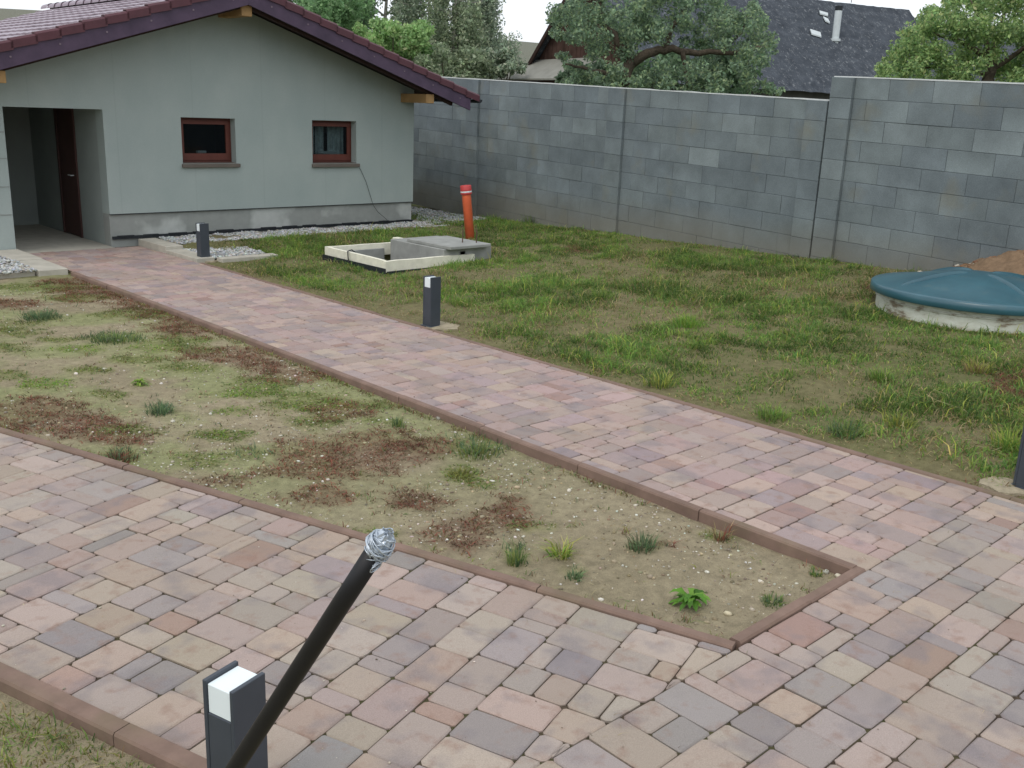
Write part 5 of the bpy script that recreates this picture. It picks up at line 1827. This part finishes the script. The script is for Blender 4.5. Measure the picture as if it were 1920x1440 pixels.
def right_tree():
    D = 24.0
    P = lambda px, py, dd=0: px_at(px, py, D+dd)
    base = P(1850, 230); base = (float(base[0]), float(base[1]), -.2)
    tr = [np.array(base), P(1852, 150), P(1858, 110)]
    limbs = [([P(1858, 110), P(1800, 80), P(1750, 60)], .09, .02), ([P(1858, 110), P(1880, 50), P(1890, -20)], .09, .02), ([P(1858, 130), P(1920, 90), P(1980, 60)], .08, .02),
             ([P(1855, 140), P(1780, 125), P(1700, 130)], .06, .015), ([P(1858, 110), P(1840, 40), P(1820, 0)], .06, .015)]
    def crown():
        cs = []; rs = []
        for (px, py, r) in [(1660,135,26),(1680,120,30),(1700,100,34),(1720,75,36),(1740,50,34),(1760,30,32),(1790,15,36),(1830,10,40),(1880,0,45),(1920,-10,50),(1980,20,60),(2020,80,60),
                            (1750,100,45),(1800,70,50),(1850,50,50),(1900,50,50),(1950,90,50),(1720,135,35),(1770,140,38),(1820,130,40),(1870,120,42),(1920,130,42),(1990,140,45),
                            (1650,150,14),(1700,148,20),(1860,-40,40),(1940,-60,50),(1780,-5,18),(1745,20,14)]:
            for _ in range(7):
                cs.append(P(px+random.uniform(-.5, .5)*r, py+random.uniform(-.5, .5)*r, random.uniform(-1.2, 1.5))); rs.append(r/F_PX*D*random.uniform(.4, .7))
        return leaf_cloud(np.array(cs), np.array(rs), 40000, .048, [(112,142,74),(126,152,80),(96,128,70),(138,160,92),(84,112,62)], .8)
    limb_tree('walnut_tree', 'light green bushy tree behind the higher wall at the right', base, (tr, .18, .12), limbs, crown)
right_tree()

def birch(px, depth, pyb, width, label, pal, n=15000, top=-150, droopy=1.0, name='birch_tree', bark='birchbark', holes=0.5):
    P = lambda a_, b_, dd=0: px_at(a_, b_, depth+dd)
    b0 = P(px, pyb); base = (float(b0[0]), float(b0[1]), -.3)
    tr = [np.array(base), P(px, pyb-60), P(px+5, (pyb+top)/2), P(px, top)]
    limbs = []; cs = []; rs = []
    H = pyb-top
    for i_ in range(16):
        t = random.uniform(.15, .98); yy = pyb-H*t
        side_ = random.choice((-1, 1)); L = width*random.uniform(.4, 1.0)*(1-.45*t)
        ex, ey, ez = px+side_*L, yy-L*.55, random.uniform(-1.5, 1.5)
        limbs.append(([P(px, yy), P(px+side_*L*.5, yy-L*.45, ez*.5), P(ex, ey, ez)], .05, .012))
        # hanging strands
        for j in range(int(9*droopy)+3):
            q = random.uniform(.25, 1.05); sx, sz = px+side_*L*q+random.uniform(-10, 10), ez*q+random.uniform(-1, 1)
            y0 = yy-L*.5*q; ln = random.uniform(25, 95)*droopy+15
            m_ = int(ln/12)+1
            for k in range(m_):
                cs.append(P(sx+random.uniform(-4, 4), y0+ln*k/m_, sz)); rs.append(random.uniform(.16, .34)*(1 if droopy > .5 else 2.0))
    def crown():
        return leaf_cloud(np.array(cs), np.array(rs), n, .085, pal, 1.5, .2)
    limb_tree(name, label, base, (tr, .16, .03), limbs, crown, bark, 'trees beyond the wall behind the house')
GR = [(124,140,114),(110,128,104),(138,150,122),(98,114,92)]
YG = [(116,132,98),(104,120,88),(130,142,108),(92,108,80)]
birch(905, 50, 150, 60, 'slender grey green birch nearest the open sky, hanging twigs', GR, 12000, -60)
birch(850, 44, 150, 75, 'tall olive green birch right above the end of the roof', YG, 16000)
birch(800, 47, 150, 80, 'tall grey green birch left of the olive one, above the bargeboard', GR, 16000)
birch(720, 50, 150, 95, 'leafy green birch behind the right roof slope', [(104,132,88),(92,120,82),(120,144,96)], 18000, -160, .7)
birch(640, 46, 130, 95, 'dense dark green tree behind the roof near the ridge', [(84,116,78),(96,130,84),(74,100,70)], 18000, -160, .4, 'leafy_tree', 'bark')
birch(560, 52, 130, 95, 'green tree rising behind the ridge of the house', [(88,118,82),(100,130,88),(78,104,74)], 15000, -160, .5, 'leafy_tree', 'bark')
birch(945, 56, 150, 38, 'low pale birch left of the barn gable', GR, 8000, 70)

def bush(px, py, depth, r, label, pal, n=7000, name='bush'):
    cs = []; rs = []
    for _ in range(26):
        a_ = random.uniform(0, 6.28); q = random.random()**.5
        cs.append(px_at(px+r*q*math.cos(a_), py-r*.1+r*.5*q*math.sin(a_), depth+random.uniform(-1.5, 1.5))); rs.append(r*.3/F_PX*depth*random.uniform(.6, 1.1))
    cs = np.array(cs); b = px_at(px, py, depth); base = (float(b[0]), float(b[1]), -.3)
    root = empty(name, base)
    V, F, C = leaf_cloud(cs, np.array(rs), n, .09, pal, .9)
    link('crown', fastmesh('crown', V-np.array(base)[None], F, M['leaf'], C), None, root)
    mb = MB()
    for j in range(6):
        c = Vector(cs[j])-Vector(base); mb.tube([(random.uniform(-.2, .2), random.uniform(-.2, .2), 0), c*.5+Vector((0, 0, .3)), c], [.05, .04, .02], 6)
    mb.build('stem', M['bark'], root)
    tag(root, label, 'bush', 'bushes beyond the wall')
bush(735, 85, 40, 75, 'bright green bush showing above the right roof slope', [(118,156,84),(130,166,92),(106,142,78)], 9000)
bush(850, 135, 40, 75, 'olive grey bush behind the wall at the end of the roof', YG, 8000)
bush(935, 125, 42, 50, 'grey green bush behind the wall left of the barn', GR, 5000)
bush(630, 20, 42, 90, 'green bush behind the roof left of the bright one', [(90,126,78),(104,140,86)], 8000)
bush(1280, 185, 27, 150, 'dark undergrowth below the fruit tree behind the wall', [(72,98,66),(84,110,74),(62,86,60)], 9000)
bush(1100, 170, 27, 70, 'dark undergrowth in front of the barn gable', [(72,96,70),(84,106,78)], 4500)
